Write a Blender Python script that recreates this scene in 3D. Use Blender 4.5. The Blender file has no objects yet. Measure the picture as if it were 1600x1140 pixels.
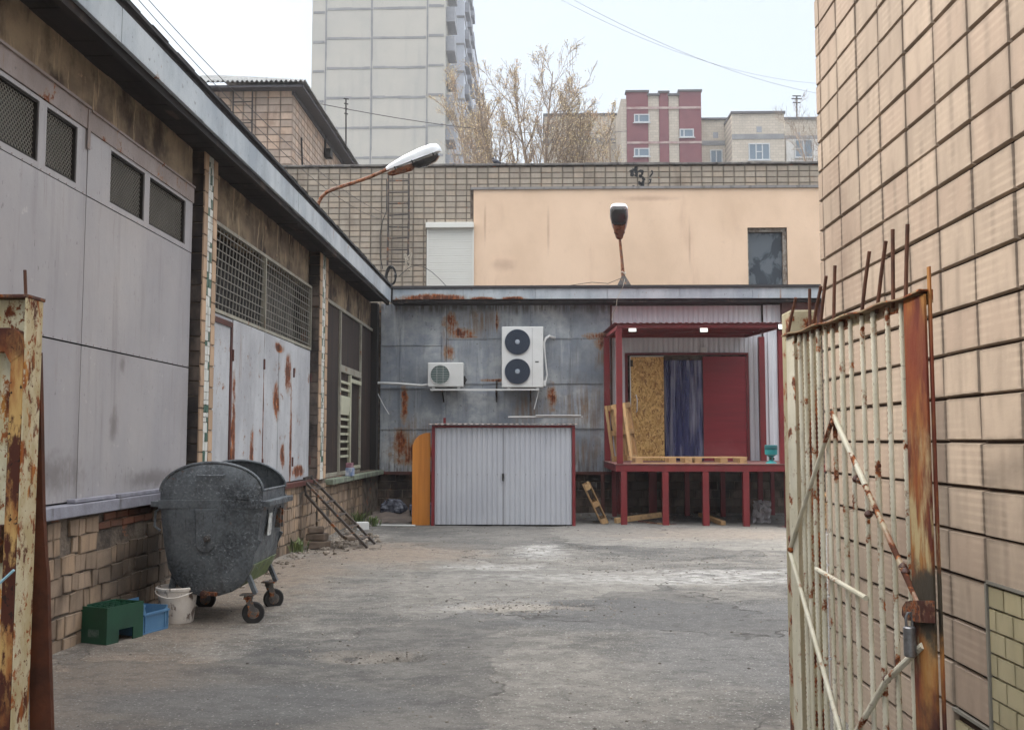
import bpy, math, random
from mathutils import Vector, Matrix, noise
random.seed(7)
S = bpy.context.scene
C = S.collection
R_ = math.radians

# ------------------------------------------------------------------ camera, sky, sun, exposure
cam_d = bpy.data.cameras.new('camera'); cam = bpy.data.objects.new('camera', cam_d); C.objects.link(cam)
cam_d.sensor_width = 36.0; cam_d.lens = 34.99; cam_d.clip_start = 0.05; cam_d.clip_end = 2000
PITCH, YAW = R_(4.4128), R_(1.3957)
cam.location = (0, 0, 1.6); cam.rotation_euler = (math.pi/2 + PITCH, 0, YAW)
S.camera = cam

world = bpy.data.worlds.new('World'); S.world = world; world.use_nodes = True
wn = world.node_tree; wn.nodes.clear()
wo = wn.nodes.new('ShaderNodeOutputWorld'); bg = wn.nodes.new('ShaderNodeBackground'); bg.inputs[1].default_value = 0.15
sky = wn.nodes.new('ShaderNodeTexSky'); sky.sky_type = 'NISHITA'; sky.sun_disc = False
SUN_EL, SUN_AZ = R_(37), R_(-76)          # azimuth measured from +Y towards +X: the sun stands to the left, a little ahead
sky.sun_elevation = SUN_EL; sky.sun_rotation = SUN_AZ
sky.air_density = 1.2; sky.dust_density = 6.0; sky.ozone_density = 1.0
wmix = wn.nodes.new('ShaderNodeMix'); wmix.data_type = 'RGBA'; wmix.inputs[0].default_value = 0.80
# thin high cloud veil, brighter towards the zenith as an overcast sky is
wtc = wn.nodes.new('ShaderNodeTexCoord'); wsx = wn.nodes.new('ShaderNodeSeparateXYZ'); wn.links.new(wtc.outputs['Generated'], wsx.inputs[0])
wmr = wn.nodes.new('ShaderNodeMapRange'); wmr.interpolation_type = 'SMOOTHSTEP'; wmr.inputs[1].default_value = .42; wmr.inputs[2].default_value = .95; wn.links.new(wsx.outputs[2], wmr.inputs[0])
wv = wn.nodes.new('ShaderNodeMix'); wv.data_type = 'RGBA'; wv.inputs[6].default_value = (2.2, 2.38, 2.56, 1); wv.inputs[7].default_value = (13.5, 13.6, 13.6, 1); wn.links.new(wmr.outputs[0], wv.inputs[0]); wn.links.new(wv.outputs[2], wmix.inputs[7])
wn.links.new(sky.outputs[0], wmix.inputs[6]); wn.links.new(wmix.outputs[2], bg.inputs[0]); wn.links.new(bg.outputs[0], wo.inputs[0])

sd = bpy.data.lights.new('sun', 'SUN'); sun = bpy.data.objects.new('sun', sd); C.objects.link(sun)
sd.energy = 1.0; sd.angle = R_(6); sd.color = (1.0, 0.95, 0.88)
sdir = Vector((math.sin(SUN_AZ)*math.cos(SUN_EL), math.cos(SUN_AZ)*math.cos(SUN_EL), math.sin(SUN_EL)))
sun.rotation_euler = sdir.to_track_quat('Z', 'Y').to_euler()
S.view_settings.view_transform = 'Standard'; S.view_settings.look = 'None'; S.view_settings.gamma = 1
S.view_settings.exposure = 1.42

# ------------------------------------------------------------------ survey helpers: photo measurements -> metres
_F = Vector((-math.sin(YAW)*math.cos(PITCH), math.cos(YAW)*math.cos(PITCH), math.sin(PITCH)))
_R = Vector((math.cos(YAW), math.sin(YAW), 0)); _U = _R.cross(_F); EYE = Vector((0, 0, 1.6))
def ray(px, py): return _R*((px-800)/1555.) - _U*((py-570)/1555.) + _F
def aty(px, py, Y): r = ray(px, py); return EYE + r*(Y/r.y)
def atx(px, py, X): r = ray(px, py); return EYE + r*(X/r.x)
def atz(px, py, Z): r = ray(px, py); return EYE + r*((Z-1.6)/r.z)
def atp(px, py, p, n):
    r = ray(px, py); return EYE + r*((Vector(p)-EYE).dot(n)/r.dot(n))

# ------------------------------------------------------------------ materials
class NT:
    def __init__(s, name):
        s.m = bpy.data.materials.new(name); s.m.use_nodes = True; s.t = s.m.node_tree; s.t.nodes.clear()
        s.out = s.n('ShaderNodeOutputMaterial'); s.b = s.n('ShaderNodeBsdfPrincipled'); s.l(s.b.outputs[0], s.out.inputs[0])
        s.g = s.n('ShaderNodeNewGeometry'); s.pos = s.g.outputs['Position']
    def n(s, k): return s.t.nodes.new(k)
    def l(s, a, b): s.t.links.new(a, b)
    def put(s, v, i):
        if isinstance(v, (int, float)): i.default_value = v
        elif isinstance(v, (tuple, list)): i.default_value = tuple(v) if len(v) == len(i.default_value) else tuple(v)+(1,)
        else: s.l(v, i)
    def math(s, op, a, b=0.0, c=0.0):
        q = s.n('ShaderNodeMath'); q.operation = op; s.put(a, q.inputs[0]); s.put(b, q.inputs[1]); s.put(c, q.inputs[2]); return q.outputs[0]
    def noise(s, scale, detail=5, rough=.6, off=0.0, dist=0.0, src=None):
        v = s.n('ShaderNodeVectorMath'); v.operation = 'MULTIPLY_ADD'; s.l(src or s.pos, v.inputs[0])
        sc = scale if isinstance(scale, (tuple, list)) else (scale,)*3
        v.inputs[1].default_value = sc; v.inputs[2].default_value = (off, off*1.7+3.1, off*.6+1.3)
        q = s.n('ShaderNodeTexNoise'); s.l(v.outputs[0], q.inputs['Vector']); q.inputs['Scale'].default_value = 1
        q.inputs['Detail'].default_value = detail; q.inputs['Roughness'].default_value = rough; q.inputs['Distortion'].default_value = dist
        return q.outputs['Fac']
    def rng(s, f, lo, hi, a=0.0, b=1.0):
        q = s.n('ShaderNodeMapRange'); q.interpolation_type = 'SMOOTHSTEP'; s.put(f, q.inputs[0])
        q.inputs[1].default_value = lo; q.inputs[2].default_value = hi; q.inputs[3].default_value = a; q.inputs[4].default_value = b
        return q.outputs[0]
    def mask(s, scale, lo, hi, detail=5, off=0.0, rough=.6, dist=0.0): return s.rng(s.noise(scale, detail, rough, off, dist), lo, hi)
    def mix(s, f, a, b, mode='MIX'):
        q = s.n('ShaderNodeMix'); q.data_type = 'RGBA'; q.blend_type = mode; s.put(f, q.inputs[0]); s.put(a, q.inputs[6]); s.put(b, q.inputs[7]); return q.outputs[2]
    def mixf(s, f, a, b):
        q = s.n('ShaderNodeMix'); q.data_type = 'FLOAT'; s.put(f, q.inputs[0]); s.put(a, q.inputs[2]); s.put(b, q.inputs[3]); return q.outputs[0]
    def region(s, cs, warp=.3, wscale=6.0, soft=.55):
        """union of soft ragged ellipsoids (cx,cy,cz,rx,ry,rz); radius <=0 means unbounded"""
        nz = s.noise(wscale, 5, .65, 9.0); res = None
        for (cx, cy, cz, rx, ry, rz) in cs:
            a = s.n('ShaderNodeVectorMath'); a.operation = 'SUBTRACT'; s.l(s.pos, a.inputs[0]); a.inputs[1].default_value = (cx, cy, cz)
            b = s.n('ShaderNodeVectorMath'); b.operation = 'MULTIPLY'; s.l(a.outputs[0], b.inputs[0])
            b.inputs[1].default_value = tuple(0 if r <= 0 else 1/r for r in (rx, ry, rz))
            L = s.n('ShaderNodeVectorMath'); L.operation = 'LENGTH'; s.l(b.outputs[0], L.inputs[0])
            d = s.math('MULTIPLY_ADD', s.math('SUBTRACT', nz, .5), -warp*4, L.outputs['Value'])
            v = s.rng(d, 1.0, soft, 0.0, 1.0) if False else s.math('SUBTRACT', 1.0, s.rng(d, soft, 1.0))
            res = v if res is None else s.math('MAXIMUM', res, v)
        return res
    def bump(s, h, strength=.3, dist=.01, prev=None):
        q = s.n('ShaderNodeBump'); q.inputs['Strength'].default_value = strength; q.inputs['Distance'].default_value = dist
        s.l(h, q.inputs['Height'])
        if prev is not None: s.l(prev, q.inputs['Normal'])
        return q.outputs[0]
    def uv(s):
        q = s.n('ShaderNodeUVMap'); q.uv_map = 'UVMap'; x = s.n('ShaderNodeSeparateXYZ'); s.l(q.outputs[0], x.inputs[0]); return x.outputs[0], x.outputs[1]
    def tint(s):
        q = s.n('ShaderNodeAttribute'); q.attribute_name = 'tint'; return q.outputs['Fac']
    def done(s, col, rough=.7, metal=0.0, normal=None, spec=.5):
        s.put(col, s.b.inputs['Base Color']); s.put(rough, s.b.inputs['Roughness']); s.put(metal, s.b.inputs['Metallic'])
        s.b.inputs['Specular IOR Level'].default_value = spec
        if normal is not None: s.l(normal, s.b.inputs['Normal'])
        return s.m
def c3(r, g, b): return (r, g, b, 1)
def srgb(r, g, b):
    f = lambda v: ((v/255.)/12.92 if v/255. <= .04045 else ((v/255.+.055)/1.055)**2.4)
    return (f(r), f(g), f(b), 1)
RUST = srgb(120, 62, 30); RUSTD = srgb(62, 34, 24); RUSTO = srgb(168, 96, 42)

def simple(name, col, rough=.7, metal=0, vcol=None, vscale=3.0, vamt=.5, grime=None, gscale=(5, 5, 1.2), glo=.5, ghi=.75, bs=40, bst=.15, bd=.004, spec=.5, off=0.0):
    n = NT(name); c = col
    v = vcol or tuple(x*.72 for x in col[:3])+(1,)
    c = n.mix(n.math('MULTIPLY', n.mask(vscale, .35, .7, 5, off), vamt), c, v)
    if grime: c = n.mix(n.mask(gscale, glo, ghi, 6, off+4), c, grime)
    return n.done(c, rough, metal, n.bump(n.noise(bs, 4, .6, off), bst, bd), spec)

def rusty(name, paint, paint2, lo=.52, hi=.60, streak=True, dark=.62, rough=.55, scale=4.0, regions=None, ravg=.3, metal=0.0, off=0.0, sscale=(14, 14, 1.0), slo=.56, shi=.72, bst=.4, tint=0.0, stain=.55):
    """paint with rust that grows from a brown stain over rust to dark scale, with drips"""
    n = NT(name)
    c = n.mix(n.mask((scale*.6, scale*.6, scale*.35), .3, .7, 5, off), paint, paint2)
    c = n.mix(n.math('MULTIPLY', n.mask((scale*1.7, scale*1.7, scale*.4), .48, .7, 6, off+61), .35), c, tuple(x*.55 for x in paint[:3])+(1,))
    if tint: c = n.mix(n.math('MULTIPLY', n.tint(), tint), c, tuple(x*.5 for x in paint[:3])+(1,))
    v = n.math('MULTIPLY', n.rng(n.noise(scale, 9, .68, off+2), lo-.07, hi+.05), .95)
    if streak:
        st = n.math('MULTIPLY', n.rng(n.noise(sscale, 6, .6, off+5), slo-.06, shi), n.mask(scale*.4, .40, .66, 3, off+8))
        v = n.math('MAXIMUM', v, n.math('MULTIPLY', st, .75))
    if regions:
        d = n.noise((26, 26, 2.2), 6, .65, off+11); e = n.noise((11, 11, 7), 7, .7, off+17)
        w = n.math('ADD', n.math('MULTIPLY', n.math('SUBTRACT', d, .5), 1.5), n.math('MULTIPLY', n.math('SUBTRACT', e, .5), 2.0))
        q = n.math('MULTIPLY', n.region(regions, ravg, 3.0, .15), n.math('ADD', w, .84)); v = n.math('MAXIMUM', v, q)
    fine = n.math('MULTIPLY', n.math('SUBTRACT', n.noise(60, 4, .7, off+3), .5), .35); v = n.math('ADD', v, n.math('MULTIPLY', fine, n.rng(v, .1, .4)))
    c = n.mix(n.math('MULTIPLY', n.rng(v, .15, .45), stain), c, srgb(134, 108, 84))
    r = n.mix(n.mask(scale*2.2, .45, .68, 5, off+31), RUST, RUSTO)
    c = n.mix(n.rng(v, .42, .62), c, r)
    c = n.mix(n.math('MULTIPLY', n.rng(v, .66, .86), .85), c, RUSTD)
    m = n.rng(v, .4, .6)
    c = n.mix(n.math('MULTIPLY', n.mask(scale*5, .6, .72, 6, off+40), .5), c, srgb(60, 50, 44))
    h = n.mixf(m, n.noise(30, 3, .5), n.noise(70, 8, .75, 5))
    return n.done(c, n.mixf(m, rough, .92), metal, n.bump(h, bst, .006))

def tile_mat(name, col, amp=.18, edge=(.35, .3), centre=0.0, grime=None, glo=.5, ghi=.8, rough=.65, off=0.0, warm=None, ghost=0.0, gscale=(1.6, 1.6, .9), extra=None):
    n = NT(name); t = n.tint(); u, v = n.uv()
    lo = tuple(x*(1-amp*1.6) for x in col[:3])+(1,); hi = tuple(min(1, x*(1+amp)) for x in col[:3])+(1,)
    c = n.mix(t, lo, hi)
    if warm: c = n.mix(n.math('MULTIPLY', n.rng(n.math('FRACT', n.math('MULTIPLY', t, 7.31)), .55, .9), .7), c, warm)
    # soot that gathers along the joints, as it does on old facing tiles
    du = n.math('SUBTRACT', .5, n.math('ABSOLUTE', n.math('SUBTRACT', u, .5))); dv = n.math('SUBTRACT', .5, n.math('ABSOLUTE', n.math('SUBTRACT', v, .5)))
    d = n.math('MINIMUM', du, dv); dn = n.math('MULTIPLY_ADD', n.noise(9, 4, .6, off+1), .16, d)
    e = n.math('SUBTRACT', 1.0, n.rng(dn, .06, .06+edge[1]))
    c = n.mix(n.math('MULTIPLY', e, edge[0]), c, tuple(x*.45 for x in col[:3])+(1,))
    if centre:
        b = n.math('ABSOLUTE', n.math('SUBTRACT', u, .5)); b = n.math('SUBTRACT', 1.0, n.rng(b, .01, .11))
        b = n.math('MULTIPLY', b, n.mask(3, .35, .65, 3, off+3)); c = n.mix(n.math('MULTIPLY', b, centre), c, tuple(x*.55 for x in col[:3])+(1,))
    if ghost:
        w = n.math('SINE', n.math('MULTIPLY', v, 31.4)); w = n.rng(w, -.3, 1.0); w = n.math('MULTIPLY', w, n.mask(2.3, .42, .62, 3, off+6))
        c = n.mix(n.math('MULTIPLY', w, ghost), c, tuple(min(1, x*1.3) for x in col[:3])+(1,))
    c = n.mix(n.math('MULTIPLY', n.mask((12, 12, 4), .42, .7, 6, off+12), .3), c, tuple(x*.6 for x in col[:3])+(1,))
    if grime: c = n.mix(n.mask(gscale, glo, ghi, 6, off+9), c, grime)
    if extra:
        for reg, ec, amt in extra:
            c = n.mix(n.math('MULTIPLY', n.region(reg, .25, 2.5, .2), amt), c, ec)
    nb = n.bump(n.noise((26, 26, 60), 5, .6, off), .25, .004)
    return n.done(c, rough, 0, nb, .3)

# ------------------------------------------------------------------ mesh helpers
class MB:
    def __init__(s): s.v = []; s.f = []; s.t = []; s.uv = []
    def add(s, vs, fs, tint=None, uv=None):
        o = len(s.v); s.v += [Vector(v) for v in vs]; t = random.random() if tint is None else tint
        for i, f in enumerate(fs):
            s.f.append(tuple(o+k for k in f)); s.t.append(t); s.uv.append(uv[i] if uv else None)
        return s
    def box(s, x0, x1, y0, y1, z0, z1, tint=None):
        vs = [(x0,y0,z0),(x1,y0,z0),(x1,y1,z0),(x0,y1,z0),(x0,y0,z1),(x1,y0,z1),(x1,y1,z1),(x0,y1,z1)]
        return s.add(vs, [(3,2,1,0),(4,5,6,7),(0,1,5,4),(1,2,6,5),(2,3,7,6),(3,0,4,7)], tint)
    def obox(s, c, sz, M=None, tint=None):
        a, b, d = sz[0]/2, sz[1]/2, sz[2]/2; M = M or Matrix.Identity(3); c = Vector(c)
        vs = [c + M @ Vector(p) for p in [(-a,-b,-d),(a,-b,-d),(a,b,-d),(-a,b,-d),(-a,-b,d),(a,-b,d),(a,b,d),(-a,b,d)]]
        return s.add(vs, [(3,2,1,0),(4,5,6,7),(0,1,5,4),(1,2,6,5),(2,3,7,6),(3,0,4,7)], tint)
    def bar(s, p0, p1, w, h=None, up=(0, 0, 1), tint=None):
        p0, p1 = Vector(p0), Vector(p1); h = h or w; d = (p1-p0); L = d.length; d.normalize(); u = Vector(up)
        if abs(d.dot(u)) > .98: u = Vector((0, 1, 0)) if abs(d.y) < .9 else Vector((1, 0, 0))
        x = d.cross(u).normalized(); z = x.cross(d)
        M = Matrix((x, d, z)).transposed(); return s.obox((p0+p1)/2, (w, L, h), M, tint)
    def tube(s, pts, r, n=8, closed=False, caps=True, tint=None):
        pts = [Vector(p) for p in pts]; rs = r if isinstance(r, (list, tuple)) else [r]*len(pts); vs = []; fs = []
        ref = None; N = len(pts)
        for i, p in enumerate(pts):
            a = pts[i-1] if (i > 0 or closed) else p; b = pts[(i+1) % N] if (i < N-1 or closed) else p
            d = (b-a).normalized() if (b-a).length > 1e-9 else Vector((0, 0, 1))
            if ref is None: ref = Vector((0, 0, 1)) if abs(d.z) < .9 else Vector((1, 0, 0))
            x = d.cross(ref)
            if x.length < 1e-4: x = d.cross(Vector((0.3, 1, 0.1)))
            x.normalize(); y = d.cross(x).normalized(); ref = -y if False else x.cross(d)
            for k in range(n):
                t = 2*math.pi*k/n; vs.append(p + x*(math.cos(t)*rs[i]) + y*(math.sin(t)*rs[i]))
        for i in range(N if closed else N-1):
            j = (i+1) % N
            for k in range(n): q = (k+1) % n; fs.append((i*n+k, i*n+q, j*n+q, j*n+k))
        if caps and not closed: fs.append(tuple(range(n))[::-1]); fs.append(tuple((N-1)*n+k for k in range(n)))
        return s.add(vs, fs, tint)
    def lathe(s, prof, c=(0, 0, 0), M=None, n=24, tint=None):
        M = M or Matrix.Identity(3); c = Vector(c); vs = []; fs = []
        for (r, z) in prof:
            for k in range(n): t = 2*math.pi*k/n; vs.append(c + M @ Vector((r*math.cos(t), r*math.sin(t), z)))
        for i in range(len(prof)-1):
            for k in range(n): q = (k+1) % n; fs.append((i*n+k, i*n+q, (i+1)*n+q, (i+1)*n+k))
        fs.append(tuple(range(n))[::-1]); fs.append(tuple((len(prof)-1)*n+k for k in range(n)))
        return s.add(vs, fs, tint)
    def prism(s, poly, y0, y1, M=None, tint=None):
        """polygon in local XZ swept from y0 to y1"""
        M = M or Matrix.Identity(4); n = len(poly)
        vs = [M @ Vector((x, y0, z)) for x, z in poly]+[M @ Vector((x, y1, z)) for x, z in poly]
        fs = [tuple(range(n)), tuple(range(2*n-1, n-1, -1))]+[(i, i+n, (i+1) % n+n, (i+1) % n) for i in range(n)]
        return s.add(vs, fs, tint)
    def tile(s, o, U, V, N, u0, u1, v0, v1, th=.012, bev=.006, tint=None, jit=0.0):
        o, U, V, N = Vector(o), Vector(U), Vector(V), Vector(N); j = lambda: random.uniform(-jit, jit)
        a = [(u0+j(), v0+j()), (u1+j(), v0+j()), (u1+j(), v1+j()), (u0+j(), v1+j())]
        cu, cv = (u0+u1)/2, (v0+v1)/2; k = 1-2*bev/max(.02, min(u1-u0, v1-v0))
        fr = [(cu+(p-cu)*(1-2*bev/(u1-u0)), cv+(q-cv)*(1-2*bev/(v1-v0))) for p, q in a]
        dt = [th+j()*.5 for _ in range(4)]
        vs = [o+U*p+V*q for p, q in a]+[o+U*p+V*q+N*dt[i] for i, (p, q) in enumerate(fr)]
        q0, q1 = bev/(u1-u0), bev/(v1-v0)
        U4 = [(0, 0), (1, 0), (1, 1), (0, 1)]; I4 = [(q0, q1), (1-q0, q1), (1-q0, 1-q1), (q0, 1-q1)]
        fs = [(4, 5, 6, 7)]; uv = [I4]
        for i in range(4): k2 = (i+1) % 4; fs.append((i, k2, k2+4, i+4)); uv.append([U4[i], U4[k2], I4[k2], I4[i]])
        return s.add(vs, fs, tint, uv)
    def build(s, name, mat, parent=None, smooth=False, bevel=0, label=None, ang=35, seg=2):
        base = Vector(parent.get('_o', (0, 0, 0))) if parent else Vector((0, 0, 0))
        me = bpy.data.meshes.new(name)
        R = Matrix(parent_rot(parent)) if parent else Matrix.Identity(3)
        me.from_pydata([tuple(v-base) for v in s.v] if not (parent and parent.get('_local')) else [tuple(v) for v in s.v], [], s.f)
        me.materials.append(mat)
        at = me.attributes.new('tint', 'FLOAT', 'FACE')
        for i, t in enumerate(s.t): at.data[i].value = t
        if any(u is not None for u in s.uv):
            ul = me.uv_layers.new(name='UVMap').data; k = 0
            for i, f in enumerate(s.f):
                for q in range(len(f)): ul[k].uv = s.uv[i][q] if s.uv[i] else (.5, .5); k += 1
        if smooth:
            for p in me.polygons: p.use_smooth = True
            me.set_sharp_from_angle(angle=R_(ang))
        me.validate(); me.update()
        o = bpy.data.objects.new(name, me); C.objects.link(o)
        if parent: o.parent = parent
        if bevel:
            b = o.modifiers.new('bevel', 'BEVEL'); b.width = bevel; b.segments = seg; b.limit_method = 'ANGLE'; b.angle_limit = R_(40)
        if label: o['label'] = label
        o['_o'] = tuple(base); 
        if parent and parent.get('_local'): o['_local'] = 1
        return o
def parent_rot(p): return Matrix.Identity(3)
def tag(o, label=None, cat=None, group=None, kind=None):
    if label: o['label'] = label
    if cat: o['category'] = cat
    if group: o['group'] = group
    if kind: o['kind'] = kind
    return o
def thing(name, label, cat, loc=(0, 0, 0), group=None, local=False, rz=0):
    o = bpy.data.objects.new(name, None); C.objects.link(o); o.location = loc; o.empty_display_size = .2
    o['_o'] = tuple(loc) if not local else (0, 0, 0)
    if local: o['_local'] = 1
    o.rotation_euler = (0, 0, rz)
    return tag(o, label, cat, group)
def copy_tree(o, parent=None):
    c = o.copy(); C.objects.link(c); c.parent = parent
    for ch in [x for x in bpy.data.objects if x.parent == o]: copy_tree(ch, c)
    return c
def holes_slab(mb, axis, p0, p1, u0, u1, v0, v1, holes):
    """slab between planes p0,p1 on axis 'x' (u=y, v=z) or 'y' (u=x, v=z), with rectangular holes (u0,u1,v0,v1)"""
    us = sorted({u0, u1, *[h[0] for h in holes], *[h[1] for h in holes]}); vs = sorted({v0, v1, *[h[2] for h in holes], *[h[3] for h in holes]})
    us = [u for u in us if u0 <= u <= u1]; vs = [v for v in vs if v0 <= v <= v1]; nu, nv = len(us), len(vs)
    P = lambda i, j, k: ((p0, p1)[k], us[i], vs[j]) if axis == 'x' else (us[i], (p0, p1)[k], vs[j])
    solid = [[not any(h[0]-1e-6 <= us[i] and us[i+1] <= h[1]+1e-6 and h[2]-1e-6 <= vs[j] and vs[j+1] <= h[3]+1e-6 for h in holes) for j in range(nv-1)] for i in range(nu-1)]
    ok = lambda i, j: 0 <= i < nu-1 and 0 <= j < nv-1 and solid[i][j]
    for i in range(nu-1):
        for j in range(nv-1):
            if not solid[i][j]: continue
            for k in (0, 1): mb.add([P(i,j,k),P(i+1,j,k),P(i+1,j+1,k),P(i,j+1,k)], [(0,1,2,3)], .5)
            if not ok(i-1, j): mb.add([P(i,j,0),P(i,j+1,0),P(i,j+1,1),P(i,j,1)], [(0,1,2,3)], .5)
            if not ok(i+1, j): mb.add([P(i+1,j,0),P(i+1,j+1,0),P(i+1,j+1,1),P(i+1,j,1)], [(0,1,2,3)], .5)
            if not ok(i, j-1): mb.add([P(i,j,0),P(i+1,j,0),P(i+1,j,1),P(i,j,1)], [(0,1,2,3)], .5)
            if not ok(i, j+1): mb.add([P(i,j+1,0),P(i+1,j+1,0),P(i+1,j+1,1),P(i,j+1,1)], [(0,1,2,3)], .5)
    return mb
def corrugated(mb, x0, x1, y, z0, z1, pitch=.115, depth=.018, rib=.35):
    """trapezoidal profiled sheet in the XZ plane facing -Y, real thickness"""
    xs = []; x = x0
    while x < x1:
        for dx, dd in ((0, 0), (pitch*rib, 0), (pitch*(rib+.1), 1), (pitch*.9, 1)):
            if x+dx <= x1: xs.append((x+dx, y-depth*dd))
        x += pitch
    xs.append((x1, y)); n = len(xs); t = .0015
    vs = [(a, b, z0) for a, b in xs]+[(a, b, z1) for a, b in xs]+[(a, b+t, z0) for a, b in xs]+[(a, b+t, z1) for a, b in xs]
    fs = []
    for i in range(n-1):
        fs += [(i, i+1, n+i+1, n+i), (2*n+i+1, 2*n+i, 3*n+i, 3*n+i+1), (i, 2*n+i, 2*n+i+1, i+1), (n+i, n+i+1, 3*n+i+1, 3*n+i)]
    fs += [(0, n, 3*n, 2*n), (n-1, 3*n-1, 4*n-1, 2*n-1)]
    return mb.add(vs, fs, .5)
def cable(name, label, pts, r, mat, cat='cable', group=None):
    o = MB().tube(pts, r, 5).build(name, mat, smooth=True); return tag(o, label, cat, group)
def sag(a, b, s, n=20):
    a, b = Vector(a), Vector(b); return [a.lerp(b, i/n) - Vector((0, 0, 4*s*(i/n)*(1-i/n))) for i in range(n+1)]

# ------------------------------------------------------------------ ground
def lin(a, b, st): n = max(1, round((b-a)/st)); return [a+(b-a)*i/n for i in range(n)]
gx = [-300, -120, -50, -20, -9]+lin(-4.6, 6.4, .05)+[6.4, 8, 12, 20, 50, 120, 300]
gy = [-60, -20, -6]+lin(2.0, 4.8, .3)+lin(4.8, 12, .045)+lin(12, 23.5, .09)+[23.5, 26, 40, 80, 160, 320, 600]
def gh(x, y):
    if not (-4.5 < x < 6.3 and 2 < y < 23.4): return 0.0
    fx = min(1, (x+4.5)/.5, (6.3-x)/.5); fy = min(1, (y-2)/.6, (23.4-y)/.5); f = max(0, min(fx, fy))
    h = .030*(noise.noise((x*.35, y*.35, 1.3))) + .014*noise.noise((x*1.3, y*1.3, 4.1)) + .006*noise.noise((x*4.1, y*4.1, 7.7)) + .004*abs(noise.noise((x*9, y*9, 2.2)))
    # broken patch of an old repair: a low step between the smooth and the rough asphalt
    e = (y - (10.55 + .35*math.sin(x*1.7+.6) + .5*noise.noise((x*1.1, 3.3, 0)) - .12*x))
    s_ = 1/(1+math.exp(-max(-60, min(60, e/.025)))); h += .016*(1-s_)*max(0, min(1, (x+1.2)/1.0))
    # pothole
    for (cx, cy, rx, ry, dp) in ((-1.30, 7.55, .34, .20, .035), (-1.02, 7.50, .22, .13, .045), (-.25, 9.55, .45, .14, .018), (.35, 9.9, .3, .12, .016), (-.7, 6.2, .3, .08, .010)):
        d = math.hypot((x-cx)/rx, (y-cy)/ry) + .55*noise.noise((x*6, y*6, 5))
        if d < 1.0: h -= dp*min(1, (1-d)*3.2); h += .008*noise.noise((x*22, y*22, 8))
    return h*f - .02*f*0
vs = [(x, y, gh(x, y)) for y in gy for x in gx]; nx = len(gx)
fs = [(j*nx+i, j*nx+i+1, (j+1)*nx+i+1, (j+1)*nx+i) for j in range(len(gy)-1) for i in range(nx-1)]
n = NT('worn_asphalt')
base = n.mix(n.mask((.55, .55, 1), .32, .68, 6, 2), c3(.105, .100, .094), c3(.215, .199, .178))
base = n.mix(n.math('MULTIPLY', n.mask((2.2, 3.2, 1), .42, .62, 8, 5, .7), .65), base, c3(.29, .27, .24))
base = n.mix(n.math('MULTIPLY', n.mask((1.1, 1.6, 1), .5, .66, 7, 15, .7), .55), base, c3(.09, .088, .087))
# brown soil carried along the left-hand wall
base = n.mix(n.math('MULTIPLY', n.region([(-3.3, 11.5, 0, 1.5, 6.5, 0), (-3.0, 6.5, 0, 1.3, 2.0, 0), (-2.2, 14.5, 0, 2.0, 2.4, 0), (3.0, 17.6, 0, 3.4, 1.7, 0)], .3, 1.6, .2), .8), base, c3(.27, .21, .16))
# pale cement dust
dust = n.region([(1.6, 11.9, 0, 3.2, .75, 0), (.05, 15.0, 0, .55, 1.7, 0), (2.6, 12.4, 0, 2.2, .5, 0), (-.4, 12.9, 0, 1.2, .5, 0), (-.4, 9.7, 0, 1.0, .35, 0)], .42, (2.6, 4.1, 1), .1)
base = n.mix(n.math('MULTIPLY', dust, n.mask((5, 8, 1), .36, .62, 9, 23, .75)), base, c3(.47, .455, .43))
smooth_ = n.region([(1.3, 9.4, 0, 2.6, 1.15, 0), (2.0, 7.6, 0, 1.8, 1.6, 0), (-1.8, 6.3, 0, 1.4, .6, 0)], .22, (1.2, 1.2, 1), .55)
base = n.mix(n.math('MULTIPLY', smooth_, .7), base, c3(.155, .152, .150))
base = n.mix(n.math('MULTIPLY', n.region([(-1.3, 7.55, 0, .55, .33, 0), (-.1, 9.75, 0, 1.0, .22, 0)], .3, 3, .4), .8), base, c3(.34, .30, .25))
base = n.mix(n.math('MULTIPLY', n.region([(-1.02, 7.52, 0, .22, .09, 0), (-1.42, 7.62, 0, .10, .12, 0), (-.1, 9.6, 0, .35, .05, 0), (.4, 9.95, 0, .3, .05, 0)], .35, 9, .3), .8), base, c3(.06, .055, .05))  # darkness inside the potholes painted into the asphalt colour
speck = n.mask(55, .60, .68, 3, 33, .5); base = n.mix(n.math('MULTIPLY', speck, .8), base, c3(.44, .43, .40))
speck2 = n.mask(70, .60, .70, 3, 43, .5); base = n.mix(n.math('MULTIPLY', speck2, .65), base, c3(.045, .042, .04))
speck3 = n.mask((12, 16, 1), .58, .66, 8, 53, .75); base = n.mix(n.math('MULTIPLY', speck3, .7), base, c3(.06, .055, .05))
vor = n.n('ShaderNodeTexVoronoi'); vor.feature = 'DISTANCE_TO_EDGE'; vor.inputs['Scale'].default_value = 1
wv = n.n('ShaderNodeVectorMath'); wv.operation = 'MULTIPLY_ADD'; n.l(n.pos, wv.inputs[0]); wv.inputs[1].default_value = (.42, .30, .3)
cn = n.n('ShaderNodeTexNoise'); cn.inputs['Scale'].default_value = 2.2; cn.inputs['Detail'].default_value = 7; n.l(n.pos, cn.inputs['Vector'])
sc_ = n.n('ShaderNodeVectorMath'); sc_.operation = 'SCALE'; n.l(cn.outputs['Color'], sc_.inputs[0]); sc_.inputs[3].default_value = .35
n.l(sc_.outputs[0], wv.inputs[2]); n.l(wv.outputs[0], vor.inputs['Vector'])
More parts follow.
